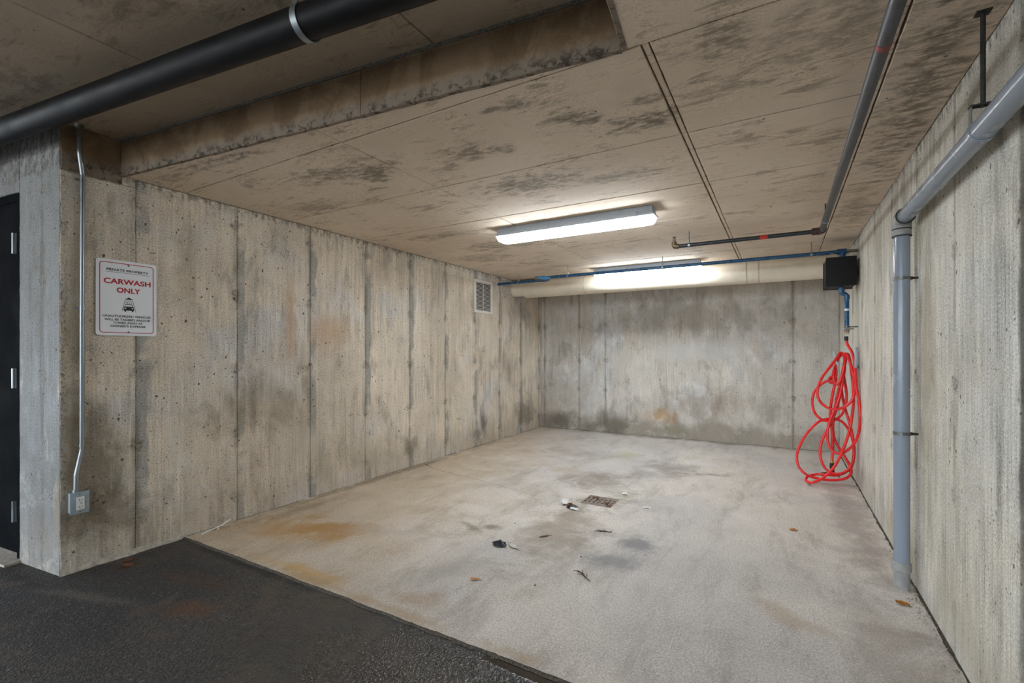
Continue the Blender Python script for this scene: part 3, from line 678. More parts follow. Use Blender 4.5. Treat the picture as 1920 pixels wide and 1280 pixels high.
fixture(-5.4, -2.6, ZU - .003, 'unseen fill light added on the driveway ceiling behind the photographer, second from the right wall')

# ---- conduit and outlet
c = thing('electrical_conduit', (XL, 1.06, 0.44), 'thin shiny steel conduit running down the left wall to the outlet', 'conduit')
cx = XL + 0.016
path = fillet([(XL + .035, 1.046, ZU + .02), (XL + .035, 1.048, 2.29), (cx, 1.066, 2.18), (cx, 1.064, 1.4), (cx, 1.063, 0.66), (XL + .028, 1.036, 0.53), (XL + .030, 1.034, 0.425)], 0.08, 8)
B().tube(path, 0.0115, 16).build('tube', 'steel', c)
for z in (2.152, 1.443, 0.688):
    s_ = B().band((cx, 1.065 if z > 1 else 1.063, z), (0, 0, 1), 0.0115, 0.012, 0.002); s_.box((XL - .001, 1.036, z - .006), (XL + .004, 1.062, z + .006), .001)
    st = s_.build('strap', 'steel', c); B().tube([(XL + .002, 1.043, z), (XL + .008, 1.043, z)], .005, 8).build('screw', 'steel', st)
B().tube([(XL + .035, 1.046, 2.375), (XL + .035, 1.046, 2.425)], .0165, 12).tube([(XL + .035, 1.046, 2.425), (XL + .035, 1.046, 2.45)], .021, 12).build('coupling', 'steel_dull', c)
B().tube([(XL + .030, 1.034, .430), (XL + .030, 1.034, .452)], .016, 12).build('connector', 'steel', c)
hole = B(); 
o_ = thing('outlet_box', (XL, 1.044, 0.323), 'grey metal outlet box with white receptacle low on the left wall', 'outlet')
B().box((XL + .001, 1.008, .325), (XL + .048, 1.080, .433), .004).build('box', 'box_paint', o_)
B().box((XL + .047, 1.003, .320), (XL + .051, 1.085, .438), .0018).build('cover_plate', 'box_paint', o_)
rc_ = B().box((XL + .050, 1.029, .342), (XL + .0555, 1.063, .412), .0015).build('receptacle', 'white_plastic', o_)
for zc in (.396, .358):
    for dy in (-.006, .006): B().box((XL + .0550, 1.046 + dy - .001, zc - .004), (XL + .0562, 1.046 + dy + .001, zc + .004)).build('slot', 'dark', rc_, smooth=False)
    B().box((XL + .0550, 1.0445, zc - .0115), (XL + .0562, 1.0475, zc - .0085)).build('slot', 'dark', rc_, smooth=False)
B().box((XL + .0550, 1.041, .3745), (XL + .0572, 1.0455, .3795), .0005).build('button', 'white_plastic', rc_); B().box((XL + .0550, 1.0465, .3745), (XL + .0572, 1.051, .3795), .0005).build('button', 'dark', rc_)
for z in (.330, .428): B().tube([(XL + .050, 1.044, z), (XL + .0525, 1.044, z)], .0035, 10).build('screw', 'steel_dull', o_)

# ---- carwash sign
SW, SH = 0.297, 0.440; SY0, SZ0 = 1.127, 1.297; SX = XL + 0.008
sg = thing('parking_sign', (XL, SY0 + SW / 2, SZ0), 'white carwash only sign with red border on the left wall', 'sign')
def rrect(x0, y0, x1, y1, r, n=7):
    P = []
    for cx_, cy_, a0 in ((x1 - r, y0 + r, -PI / 2), (x1 - r, y1 - r, 0), (x0 + r, y1 - r, PI / 2), (x0 + r, y0 + r, PI)):
        for k in range(n + 1): a = a0 + PI / 2 * k / n; P.append((cx_ + r * math.cos(a), cy_ + r * math.sin(a)))
    return P
def sgp(x, y, e=0.0): return (SX + e, SY0 + x, SZ0 + y)
def flat(P, name, mat, parent, e0, e1):
    n = len(P); v = [sgp(x, y, e0) for x, y in P] + [sgp(x, y, e1) for x, y in P]
    return mesh(name, v, [tuple(range(n)), tuple(range(n, 2 * n))] + [(i, (i + 1) % n, n + (i + 1) % n, n + i) for i in range(n)], mat, parent)
flat(rrect(0, 0, SW, SH, .016), 'plate', 'sign_white', sg, -.0015, 0)
a = rrect(.0155, .0155, SW - .0155, SH - .0155, .017); b_ = rrect(.0195, .0195, SW - .0195, SH - .0195, .0135); n = len(a)
mesh('border', [sgp(x, y, .0004) for x, y in a + b_], [(i, (i + 1) % n, n + (i + 1) % n, n + i) for i in range(n)], 'sign_red', sg)
def text(body, x0, x1, yc, cap, mat, bold=0.0):
    cu_ = bpy.data.curves.new('t', 'FONT'); cu_.body = body; cu_.size = 1.0; cu_.offset = bold; cu_.space_character = 1.04
    ob = bpy.data.objects.new('t', cu_); COL.objects.link(ob); bpy.context.view_layer.update()
    me = bpy.data.meshes.new_from_object(ob.evaluated_get(bpy.context.evaluated_depsgraph_get()))
    V = [v.co.copy() for v in me.vertices]; F = [tuple(p.vertices) for p in me.polygons]
    bpy.data.objects.remove(ob); bpy.data.curves.remove(cu_); bpy.data.meshes.remove(me)
    ax = min(v.x for v in V); bx = max(v.x for v in V); ay = min(v.y for v in V); by = max(v.y for v in V)
    P = [sgp((x0 + (v.x - ax) / (bx - ax) * (x1 - x0)) * SW, (1 - yc) * SH + ((v.y - ay) / (by - ay) - .5) * cap, .0005) for v in V]
    return mesh('lettering', P, F, mat, sg)
text('PRIVATE PROPERTY', .165, .855, .131, .0140, 'sign_black', .030)
flat([(.15 * SW, SH * .835), (.87 * SW, SH * .835), (.87 * SW, SH * .839), (.15 * SW, SH * .839)], 'underline', 'sign_black', sg, .0002, .0005)
text('CARWASH', .12, .895, .282, .031, 'sign_red', .034); text('ONLY', .325, .715, .395, .031, 'sign_red', .034)
text('UNAUTHORIZED VEHICLES', .105, .895, .742, .0130, 'sign_black', .028); text('WILL BE TAGGED AND/OR', .13, .890, .788, .0130, 'sign_black', .028)
text('TOWED AWAY AT', .265, .755, .831, .0130, 'sign_black', .028); text("OWNER'S EXPENSE", .225, .805, .874, .0130, 'sign_black', .028)
ic = B()
def ip(P):      # icon polygon: x,y in sign fractions (y down)
    n = len(P); ic.add([sgp(x * SW, (1 - y) * SH, .0005) for x, y in P], [tuple(range(n))])
ip([(.455, .512), (.470, .503), (.495, .498), (.500, .490), (.510, .487), (.535, .487), (.545, .490), (.550, .498), (.575, .503), (.590, .512), (.575, .514), (.47, .514)])
for xa, xb_, ya, yb in ((.462, .408, .518, .672), (.583, .638, .518, .680), (.485, .474, .520, .575), (.508, .503, .520, .575), (.531, .533, .520, .575), (.556, .564, .520, .575)):
    w = .004 if ya < .519 else .003; ip([(xa - w, ya), (xa + w, ya), (xb_ + w, yb), (xb_ - w, yb)])
ip([(.437, .635), (.447, .612), (.462, .583), (.472, .577), (.573, .577), (.583, .583), (.598, .612), (.608, .635), (.598, .635), (.590, .615), (.576, .587), (.469, .587), (.455, .615), (.447, .635)])
ip([(.437, .618), (.452, .608), (.593, .608), (.608, .618), (.611, .650), (.605, .662), (.440, .662), (.434, .650)])
ip([(.448, .660), (.475, .660), (.475, .677), (.448, .677)]); ip([(.570, .660), (.597, .660), (.597, .677), (.570, .677)])
icon = ic.build('car_pictogram', 'sign_black', sg, smooth=False)
for x in (.462, .584):
    hl_ = B().add([sgp((x + .017 * math.cos(t * PI / 6)) * SW, (1 - .630 + .008 * math.sin(t * PI / 6)) * SH, .0009) for t in range(12)], [tuple(range(12))])
    hl_.build('headlight', 'sign_white', icon, smooth=False)
for y in (.058, .952):
    s_ = B().tube([sgp(.515 * SW, (1 - y) * SH, -.008), sgp(.515 * SW, (1 - y) * SH, .0025)], .0055, 14).build('screw', 'steel', sg)
    B().tube([sgp(.515 * SW + .001, (1 - y) * SH, .002), sgp(.515 * SW + .001, (1 - y) * SH, .0030)], .003, 10).build('screw_socket', 'dark', s_)

# ---- vent grille
vg = thing('vent_grille', (XL, 5.10, 1.70), 'white louvred vent grille high on the left wall near the duct', 'vent')
y0, y1, z0, z1 = 4.893, 5.312, 1.703, 2.128; fw = .034
f_ = B()
for a, b_ in (((y0, z0), (y1, z0 + fw)), ((y0, z1 - fw), (y1, z1)), ((y0, z0 + fw), (y0 + fw, z1 - fw)), ((y1 - fw, z0 + fw), (y1, z1 - fw))): f_.box((XL + .0, a[0], a[1]), (XL + .016, b_[0], b_[1]), .002)
f_.build('frame', 'vent', vg)
B().box((XL + .0005, y0 + fw * .9, z0 + fw * .9), (XL + .002, y1 - fw * .9, z1 - fw * .9)).build('black_backing', 'dark', vg, smooth=False)  # solid black sheet stands for the dark behind the slats
ns = 21; me0 = None
for i in range(ns):
    z = z0 + fw + (z1 - z0 - 2 * fw) * (i + .5) / ns
    v = [(XL + .003, 0, z + .0065), (XL + .0155, 0, z + .0005), (XL + .0155, 0, z - .0035), (XL + .003, 0, z + .0040)]
    bb = B().add([(p[0], y, p[2]) for y in (y0 + fw, y1 - fw) for p in v], [(0, 1, 2, 3), (7, 6, 5, 4)] + [(k, 4 + k, 4 + (k + 1) % 4, (k + 1) % 4) for k in range(4)])
    bb.build('louvre_slat', 'vent', vg, smooth=False)
B().box((XL + .002, 5.099, z0 + fw), (XL + .010, 5.104, z1 - fw)).build('mullion', 'vent', vg, smooth=False)

# ---- cream duct along the back
dy, dz = 5.90, 2.095
dt = thing('insulated_duct', (-1.4, dy, dz - .125), 'wide cream jacketed duct running along the back under the ceiling', 'duct')
B().tube([(XL - .05, dy, dz + .012), (-2.95, dy, dz + .012)], .108, 40).build('duct_section', 'duct', dt)
B().tube([(-3.16, dy, dz), (-3.15, dy, dz), (XR + .05, dy, dz)], [.121, .125, .125], 40).build('duct_section', 'duct', dt)
for x in (-2.25, -0.34, -0.22): B().band((x, dy, dz), (1, 0, 0), .1245, .012, .0018, n=40).build('jacket_seam', 'duct_band', dt)
vs = []; fs = []; n = 26
for k in range(n):
    a = 2 * PI * k / n; r = 1 + .35 * mn.noise(Vector((math.cos(a) * 2, math.sin(a) * 2, 4.2)))
    for e, rr in ((0.0, 1.0), (.010, .93), (.016, .55)): vs.append((XL + e + .004 * mn.noise(Vector((k, e * 90, 2))), 5.77 + math.cos(a) * .24 * r * rr, 2.085 + max(-.16, math.sin(a) * .15 * r * rr)))
for k in range(n):
    for q in (0, 1): fs.append((3 * k + q, 3 * ((k + 1) % n) + q, 3 * ((k + 1) % n) + q + 1, 3 * k + q + 1))
fs.append(tuple(3 * k + 2 for k in range(n))); part_label(mesh('mortar_patch', vs, fs, 'mortar', wl, True), 'rough grey mortar patch around the duct')

# ---- blue water line and its box
bl = thing('blue_water_pipe', (0.48, 5.22, 2.11), 'blue painted water pipe running under the ceiling with a shutoff valve', 'pipe')
by, bz = 5.22, 2.118; r_b = .0175
B().tube([(-2.50, by, bz), (0.47, by, bz)], r_b, 16).build('pipe_run', 'blue', bl)
B().tube(fillet([(-2.50, by, bz), (-2.60, by, bz), (-2.60, 5.48, bz + .012), (-2.72, 5.48, bz + .012)], .03), r_b, 14).build('offset_bend', 'blue', bl)
B().tube([(-2.70, 5.48, bz + .012), (XL - .02, 5.48, bz + .012)], r_b * .95, 14).build('pipe_run', 'blue', bl)
B().tube([(-2.66, by, bz), (-2.54, by, bz)], .026, 14).tube([(-2.60, by, bz), (-2.60, by - .04, bz)], .010, 10).build('valve_body', 'steel_dull', bl)
vs = catmull([(-2.62, by - .045, bz + .004), (-2.56, by - .048, bz - .004), (-2.50, by - .046, bz - .012), (-2.44, by - .044, bz - .014)], 5)
part_label(B().tube(vs, [.010 + .012 * math.sin(PI * i / (len(vs) - 1)) for i in range(len(vs))], 10).build('lever', 'blue_light', bl), 'light blue valve lever')
def clevis(root, c, axis, r, rod_top, mat='steel', rodmat='rod', w=.018, drop=.0, rr=.005):
    c = Vector(c); h = B().band(c, axis, r, w, .0025, n=24)
    o = h.build('hanger_strap', mat, root)
    zt = c.z + r
    B().tube([(c.x, c.y, zt - .002), (c.x, c.y, zt + .02)], rr * 2.2, 8).build('nut', mat, o)
    B().tube([(c.x, c.y, zt), (c.x, c.y, rod_top)], rr, 8).build('rod', rodmat, o)
    return o
for x in (-3.05, -2.23, -1.12, 0.24): clevis(bl, (x, by if x > -2.6 else 5.48, bz if x > -2.6 else bz + .012), (1, 0, 0), r_b + .001, ZC + .004, rr=.0035, rodmat='steel_dull')
for x in (-1.5, 0.40): part_label(B().band((x, by, bz), (1, 0, 0), r_b + .0005, .03, .0006, 2.2, 5.0).build('label', 'paper', bl), 'small white label')
B().tube([(.44, by, bz), (.51, by, bz)], .026, 16).tube([(.478, by, bz), (.478, by, bz - .05)], .025, 16).build('tee', 'blue', bl)
B().tube([(.50, by, bz), (XR + .02, by + .0, bz)], .014, 12).build('wall_stub', 'steel_dull', bl)
B().tube([(.478, by, bz - .04), (.478, by, 2.035)], r_b, 14).build('drop', 'blue', bl)
pts = fillet([(.472, by, 1.81), (.472, by, 1.735), (.512, by + .0, 1.725), (.512, by, 1.66), (.512, by, 1.44)], .025)
B().tube(pts, .019, 14).build('outlet_drop', 'blue', bl)
B().tube([(.472, by, 1.79), (.472, by, 1.745)], .0235, 14).build('elbow', 'blue', bl); B().tube([(.512, by, 1.72), (.512, by, 1.685)], .0235, 14).build('elbow', 'blue', bl)
part_label(B().band((.512, by, 1.585), (0, 0, 1), .0192, .02, .0006).build('label', 'paper', bl), 'small white label')
st = B().band((.512, by, 1.43), (0, 0, 1), .019, .015, .004).tube([(.535, by, 1.43), (XR + .002, by, 1.43)], .006, 8).build('wall_strap', 'steel_dull', bl)
B().tube([(.512, by, 1.445), (.512, by, 1.41)], .016, 12).tube([(.512, by, 1.41), (.512, by, 1.385)], .021, 6).build('faucet', 'steel_dull', bl)
B().box((.495, by - .052, 1.403), (.560, by - .040, 1.415), .003).tube([(.52, by - .045, 1.409), (.516, by, 1.409)], .005, 8).build('tap_handle', 'steel_dull', bl)
B().tube([(.512, by, 1.387), (.513, by, 1.368)], .015, 12).build('collar', 'leaf_tan', bl)
bx = thing('heater_box', (.456, 5.24, 1.80), 'black metal box in the upper right corner above the red hose', 'box')
B().box((.348, 5.08, 1.797), (.566, 5.40, 2.045), .008).build('body', 'black_box', bx)
B().box((.343, 5.075, 1.792), (.571, 5.092, 2.050), .005).build('front_cover', 'black_box', bx)
B().box((.343, 5.385, 1.792), (.571, 5.402, 2.050), .005).build('back_rim', 'black_box', bx)
B().box((.46, 5.20, 1.86), (XR + .004, 5.28, 1.90), .002).build('mounting_bracket', 'steel_dull', bx)
for z in (1.86, 1.98): B().tube([(.349, 5.12, z), (.342, 5.12, z)], .006, 8).build('bolt', 'black_box', bx)

# ---- hose on its hanger
hg = thing('hose_hanger', (XR, 5.22, 1.0), 'galvanised steel hose hanger with upturned prongs on the right wall', 'hanger')
B().box((XR - .0025, 5.17, 1.02), (XR + .001, 5.27, 1.20), .001).build('back_plate', 'steel', hg)
B().sweep([(-.012, 0), (.012, 0), (.012, .004), (-.012, .004)], (-1, 0, 0), (XR, 5.22, 1.090), (0, 1, 0), (0, 0, 1), .165).build('arm', 'steel', hg)
pr = B(); P = [(.430, 1.085), (.447, 1.088), (.428, 1.150), (.410, 1.205), (.404, 1.200), (.412, 1.150)]
pr.add([(x, 5.205, z) for x, z in P] + [(x, 5.235, z) for x, z in P], [tuple(range(6))[::-1], tuple(range(6, 12))] + [(i, (i + 1) % 6, 6 + (i + 1) % 6, 6 + i) for i in range(6)]); pr.build('prong', 'steel', hg, smooth=False)
pr = B().box((.556, 5.10, 1.06), (.582, 5.106, 1.245), .001); pr.box((.576, 5.10, 1.06), (.582, 5.19, 1.08), .001); pr.build('prong', 'steel', hg)

hs = thing('garden_hose', (.45, 5.2, 0.0), 'bright red rubber hose looped over a hanger in the right corner', 'hose')
def hp(cx_, cy_, y):        # traced loop point: local grid (x,z) on the hanging plane at depth y
    u = 1480 + cx_ / 4.57; w = 640 + cy_ / 4.57
    a = (u - 960) / 880; b = (660 - w) / 880; s_, c_ = 506 / 1015.1, 880 / 1015.1
    t = y / (c_ + a * s_); return (t * (-s_ + a * c_), y, 1.2 + t * b)
Hp = [(488, -18, 5.215), (500, 30, 5.20), (535, 90, 5.16), (560, 190, 5.13), (566, 290, 5.11), (575, 400, 5.07), (598, 520, 5.03), (608, 650, 5.02), (596, 770, 5.04), (558, 870, 5.07), (480, 943, 5.11), (400, 955, 5.14), (345, 900, 5.16), (325, 810, 5.18), (340, 700, 5.19), (385, 590, 5.19), (430, 470, 5.19), (458, 330, 5.20), (475, 220, 5.21), (468, 130, 5.235), (440, 95, 5.235),
      (415, 130, 5.205), (350, 215, 5.16), (275, 315, 5.12), (240, 420, 5.10), (255, 500, 5.09), (315, 560, 5.09), (400, 580, 5.08), (480, 557, 5.08), (540, 495, 5.08), (562, 400, 5.09), (548, 280, 5.12), (520, 180, 5.17), (495, 115, 5.225), (470, 105, 5.24),
      (430, 130, 5.24), (395, 200, 5.22), (378, 280, 5.20), (385, 345, 5.19), (405, 366, 5.18), (435, 335, 5.18), (462, 250, 5.19), (478, 170, 5.21), (490, 108, 5.24), (512, 130, 5.24), (532, 250, 5.21), (548, 400, 5.18), (546, 560, 5.15), (520, 740, 5.12), (470, 900, 5.09), (405, 1040, 5.05), (345, 1120, 5.02), (270, 1180, 4.99), (190, 1208, 4.97), (142, 1190, 5.03), (160, 1155, 5.12), (230, 1138, 5.16), (310, 1140, 5.15)]
Hp2 = [(365, 1018, 5.22), (372, 900, 5.23), (365, 760, 5.235), (350, 640, 5.235), (362, 500, 5.23), (385, 380, 5.225), (400, 290, 5.23), (398, 225, 5.23), (385, 235, 5.22), (370, 290, 5.21), (345, 315, 5.20), (343, 345, 5.19), (375, 352, 5.19), (400, 330, 5.20), (375, 318, 5.22), (320, 340, 5.22), (270, 368, 5.22), (215, 430, 5.21), (196, 520, 5.20), (215, 605, 5.20), (270, 664, 5.20), (340, 682, 5.21), (415, 658, 5.23), (468, 590, 5.25), (490, 480, 5.26), (482, 380, 5.26), (466, 280, 5.25), (472, 180, 5.25), (485, 108, 5.25),
       (478, 190, 5.28), (448, 320, 5.28), (450, 440, 5.28), (475, 560, 5.28), (510, 680, 5.27), (540, 800, 5.25), (552, 900, 5.22), (548, 1010, 5.20), (510, 1090, 5.18), (430, 1132, 5.17), (345, 1118, 5.17), (285, 1050, 5.18), (262, 950, 5.19), (280, 850, 5.20), (330, 745, 5.21), (390, 620, 5.22), (430, 480, 5.23), (460, 330, 5.24), (478, 180, 5.25), (489, 106, 5.26),
       (470, 180, 5.29), (440, 340, 5.30), (400, 520, 5.30), (374, 720, 5.29), (385, 830, 5.28), (430, 920, 5.26), (500, 1030, 5.22), (530, 1105, 5.17), (505, 1160, 5.13), (430, 1184, 5.11), (330, 1186, 5.10), (240, 1172, 5.09), (150, 1142, 5.08), (85, 1080, 5.09), (64, 1000, 5.11), (80, 915, 5.13), (140, 800, 5.16), (230, 702, 5.19), (310, 667, 5.22), (400, 665, 5.25), (460, 695, 5.26), (510, 760, 5.26), (545, 850, 5.25), (556, 950, 5.23), (538, 1060, 5.21), (480, 1120, 5.19), (400, 1146, 5.18)]
pts = catmull([hp(*p) for p in Hp + Hp2[::-1]], 7)
B().tube([Vector((p.x, p.y, max(p.z, .0125))) for p in pts], .0115, 10).build('hose_length', 'hose', hs)
p0 = Vector(hp(488, -18, 5.215)); B().tube([p0 + Vector((0, 0, -.012)), p0 + Vector((0, 0, .028))], .016, 12).build('swivel_nut', 'rubber', hs)
e = Vector(hp(365, 1022, 5.22)); B().tube([e + Vector((0, 0, .012)), e + Vector((0, 0, -.02))], .0125, 12).build('coupling', 'brass', hs)
nz = B().tube([e + Vector((0, 0, -.02)), e + Vector((0, 0, -.05)), e + Vector((.004, 0, -.12)), e + Vector((.005, 0, -.13))], [.017, .019, .016, .012], 12).build('nozzle', 'rubber', hs)
B().tube([e + Vector((.006, -.015, -.12)), e + Vector((-.04, -.03, -.118)), e + Vector((-.085, -.035, -.128))], [.014, .017, .018], 10).build('nozzle_head', 'rubber', nz)
B().tube(catmull([e + Vector((.0, -.012, -.10)), e + Vector((.03, -.02, -.13)), e + Vector((.06, -.025, -.135))], 5), .006, 8).build('trigger', 'steel_dull', nz)

# ---- grey PVC pipe on the right wall
pv = thing('grey_plastic_pipe', (.53, 3.065, 0.0), 'grey plastic pipe rising from the floor and turning along the right wall', 'pipe')
px, py, pz, pr_ = .530, 3.065, 1.875, .0335
B().tube([(px, py, .11), (px, py, pz - .05)], pr_, 24).build('riser', 'pvc', pv)
B().tube([(px, py - .05, pz), (px, -3.5, pz)], pr_, 24).build('horizontal_run', 'pvc', pv)
B().tube(fillet([(px, py, pz - .085), (px, py, pz), (px, py - .085, pz)], .055, 10), pr_ + .0055, 24).build('elbow', 'pvc_dull', pv)
for z in (pz - .085, pz - .05): B().band((px, py, z), (0, 0, 1), pr_ + .004, .006, .003).build('seal_ring', 'rubber', pv)
B().band((px, py - .085, pz), (0, 1, 0), pr_ + .002, .006, .005).build('seal_ring', 'rubber', pv)
B().tube([(px, py, .085), (px, py, .090), (px, py, .130), (px, py, .135)], [pr_ + .001, pr_ + .006, pr_ + .006, pr_ + .001], 24).build('coupling', 'pvc_dull', pv)
B().tube([(px, py, -.02), (px, py, .09)], pr_ + .0005, 24).build('stub', 'pvc_dull', pv)
for z in (1.575, .787):
    s_ = B().band((px, py, z), (0, 0, 1), pr_, .016, .003).build('pipe_clamp', 'steel_dull', pv)
    B().tube([(px + pr_, py, z), (px + pr_ + .015, py, z), (XR + .004, py, z)], [.010, .006, .005], 10).build('standoff', 'rod', s_)
    B().box((px - .012, py - pr_ - .012, z - .007), (px - .004, py - pr_ + .002, z + .007), .002).build('clamp_screw', 'steel', s_)
for yy in (1.95, -.6):
    h_ = B().band((px, yy, pz), (0, 1, 0), pr_ + .0005, .022, .0025).build('hanger_strap', 'pvc', pv)
    B().sweep([(-.011, 0), (.011, 0), (.011, .003), (-.011, .003)], (0, 0, 1), (px - .030, yy, pz + .02), (0, 1, 0), (1, 0, 0), .055).build('strap_side', 'steel_dull', h_)
    B().sweep([(-.011, 0), (.011, 0), (.011, .003), (-.011, .003)], (0, 0, 1), (px + .027, yy, pz + .02), (0, 1, 0), (1, 0, 0), .055).build('strap_side', 'steel_dull', h_)
    B().box((px - .032, yy - .012, pz + .073), (px + .032, yy + .012, pz + .079), .002).build('strap_top', 'rod', h_)
    B().tube([(px, yy, pz + .07), (px, yy, ZC + .004)], .0065, 10).build('rod', 'rod', h_)
    B().box((px - .018, yy - .016, ZC - .006), (px + .018, yy + .016, ZC + .004), .001).build('ceiling_plate', 'rod', h_)

# ---- big black drain pipe under the driveway ceiling
bp = thing('black_drain_pipe', (-2.2, .98, 2.36), 'thick black drain pipe hung under the high driveway ceiling', 'pipe')
dpx = Vector((2.102, .268, 0)).normalized(); pc = Vector((-2.183, .979, 2.36))
B().tube([pc + dpx * -6, pc + dpx * 2.05], .0575, 32).build('pipe_barrel', 'black_iron', bp)
for s in (-3.4, .735):
    c_ = pc + dpx * s
    hh = B().band(c_, dpx, .0585, .026, .0035, 1.0, 2 * PI - 1.0, 32).build('hanger_band', 'steel', bp)
    side = Vector((-dpx.y, dpx.x, 0))
    for q in (-1, 1):
        B().sweep([(-.013, 0), (.013, 0), (.013, .0035), (-.013, .0035)], (0, 0, 1), c_ + side * q * .050 + Vector((0, 0, .028)), dpx, side, ZU - c_.z - .028 + .004).build('band_leg', 'steel_dull', hh)

# ---- sprinkler pipe
sp = thing('sprinkler_pipe', (.263, 4.25, 2.105), 'dark steel sprinkler pipe along the ceiling with an elbow and side branch', 'pipe')
sx, sy, sz = .263, 4.25, 2.118
B().tube([(sx, sy - .03, sz), (sx, -4.0, sz)], .0205, 20).build('main_run', 'spr_pipe', sp)
B().tube([(sx - .03, sy, sz), (-.785, sy, sz)], .0165, 18).build('branch_run', 'spr_pipe2', sp)
B().tube(fillet([(sx, sy - .055, sz), (sx, sy, sz), (sx - .065, sy, sz)], .035, 8), .027, 18).build('elbow', 'rust_iron', sp)
B().tube(fillet([(-.775, sy, sz), (-.812, sy, sz), (-.812, sy, sz + .038)], .025, 8), .0225, 16).build('elbow', 'bronze', sp)
for x in (-.125, ): part_label(B().band((x, sy, sz), (1, 0, 0), .0167, .055, .0006).build('paint_band', 'red_paint', sp), 'red painted band')
for y in (1.76, ): part_label(B().band((sx, y, sz), (0, 1, 0), .0207, .03, .0006).build('paint_band', 'red_dull', sp), 'faded red painted band')
clevis(sp, (-.69, sy, sz), (1, 0, 0), .0172, ZC + .004, rr=.0045, rodmat='steel_dull'); clevis(sp, (sx, 3.92, sz), (0, 1, 0), .021, ZC + .004, rr=.0045); clevis(sp, (sx, 0.4, sz), (0, 1, 0), .021, ZC + .004, rr=.0045)
hdz = sz + .038
hd_ = B().tube([(-.812, sy, hdz), (-.812, sy, hdz + .012)], .012, 12)
for q in (-1, 1): hd_.tube(fillet([(-.812 + q * .008, sy, hdz + .012), (-.812 + q * .012, sy, hdz + .028), (-.812, sy, hdz + .044)], .01, 4), .0028, 8)
hd_.tube([(-.812, sy, hdz + .010), (-.812, sy, hdz + .042)], .0025, 8)
for k in range(1): hd_.tube([(-.812, sy, hdz + .043), (-.812, sy, hdz + .046)], .017, 14)
part_label(hd_.build('sprinkler_head', 'bronze', sp), 'brass upright sprinkler head')

# ---- floor drain
dr = thing('floor_drain', ((DX0 + DX1) / 2, (DY0 + DY1) / 2, 0), 'rusty square drain grate set in the slab', 'drain')
B().add([(DX0, DY0, 0), (DX1, DY0, 0), (DX1, DY1, 0), (DX0, DY1, 0), (DX0, DY0, -.12), (DX1, DY0, -.12), (DX1, DY1, -.12), (DX0, DY1, -.12)], [(0, 1, 5, 4), (1, 2, 6, 5), (2, 3, 7, 6), (3, 0, 4, 7), (4, 5, 6, 7)]).build('drain_pit', 'dark', dr, smooth=False)
e_ = .012
f_ = B()
for a, b_ in (((DX0, DY0), (DX1, DY0 + e_)), ((DX0, DY1 - e_), (DX1, DY1)), ((DX0, DY0 + e_), (DX0 + e_, DY1 - e_)), ((DX1 - e_, DY0 + e_), (DX1, DY1 - e_))): f_.box((a[0], a[1], -.012), (b_[0], b_[1], .002), .001)
f_.build('rim', 'grate', dr, smooth=False)
for i in range(6):
    y = DY0 + (DY1 - DY0) * i / 5
    y_ = min(max(y, DY0 + e_ + .012), DY1 - e_ - .012); B().box((DX0 + e_, y_ - .012, -.010), (DX1 - e_, y_ + .012, .001), .001).build('bar', 'grate', dr, smooth=False)
for i in range(1, 7):
    x = DX0 + (DX1 - DX0) * i / 7; B().box((x - .009, DY0 + e_, -.009), (x + .009, DY1 - e_, .0006), .001).build('cross_bar', 'grate', dr, smooth=False)

# ---- litter
def leaf(name, x, y, L_, w, ang, mat, label, cat='leaf', curl=.3, group=None, seed=1, stem=True, z=0.0):
    nu, nv = 10, 5; vs = []; fs = []; ca, sa = math.cos(ang), math.sin(ang)
    for i in range(nu):
        t = i / (nu - 1); ww = w * (math.sin(PI * min(.98, t * .96 + .02)) ** .8) * (1 + .35 * mn.noise(Vector((t * 6, seed, 0))))
        for j in range(nv):
            s = j / (nv - 1) * 2 - 1
            lx = (t - .5) * L_; ly = s * ww * .5 + .12 * w * mn.noise(Vector((t * 3, s, seed)))
            lz = curl * w * (s * s * .5 + (t - .5) ** 2 * .6) + .18 * w * (mn.noise(Vector((t * 5, s * 2, seed + 3))) + .6)
            vs.append((x + lx * ca - ly * sa, y + lx * sa + ly * ca, z + max(.0012, lz * .6 + .001)))
    for i in range(nu - 1):
        for j in range(nv - 1): fs.append((i * nv + j, (i + 1) * nv + j, (i + 1) * nv + j + 1, i * nv + j + 1))
    o = thing(name, (x, y, z), label, cat, group); mesh('blade', vs, fs, mat, o, True)
    if stem: B().tube(catmull([(x + L_ * .45 * ca, y + L_ * .45 * sa, z + .004), (x + L_ * .62 * ca + .004, y + L_ * .62 * sa, z + .003), (x + L_ * .75 * ca, y + L_ * .75 * sa + .004, z + .002)], 3), .0012, 6).build('stem', 'twig', o)
    return o
def crumple(x, y, sx_, sy_, h_, mat, seed, ang=0.0):
    n = 9; vs = []; fs = []; ca, sa = math.cos(ang), math.sin(ang)
    for i in range(n):
        for j in range(n):
            a = i / (n - 1) * 2 - 1; b = j / (n - 1) * 2 - 1; q = Vector((a * 1.6, b * 1.6, seed))
            r = 1 - .25 * abs(mn.noise(q * 1.3)); dx = a * sx_ * r * (1 - .3 * b * b) + mn.noise(q * 2 + Vector((3, 0, 0))) * sx_ * .25; dy_ = b * sy_ * r * (1 - .3 * a * a) + mn.noise(q * 2 + Vector((0, 5, 0))) * sy_ * .25
            zz = h_ * max(0, (1 - .55 * (a * a + b * b))) * (.55 + .9 * abs(mn.noise(q * 2.1))) + .0015
            vs.append((x + dx * ca - dy_ * sa, y + dx * sa + dy_ * ca, zz))
    for i in range(n - 1):
        for j in range(n - 1): fs.append((i * n + j, (i + 1) * n + j, (i + 1) * n + j + 1, i * n + j + 1))
    return vs, fs
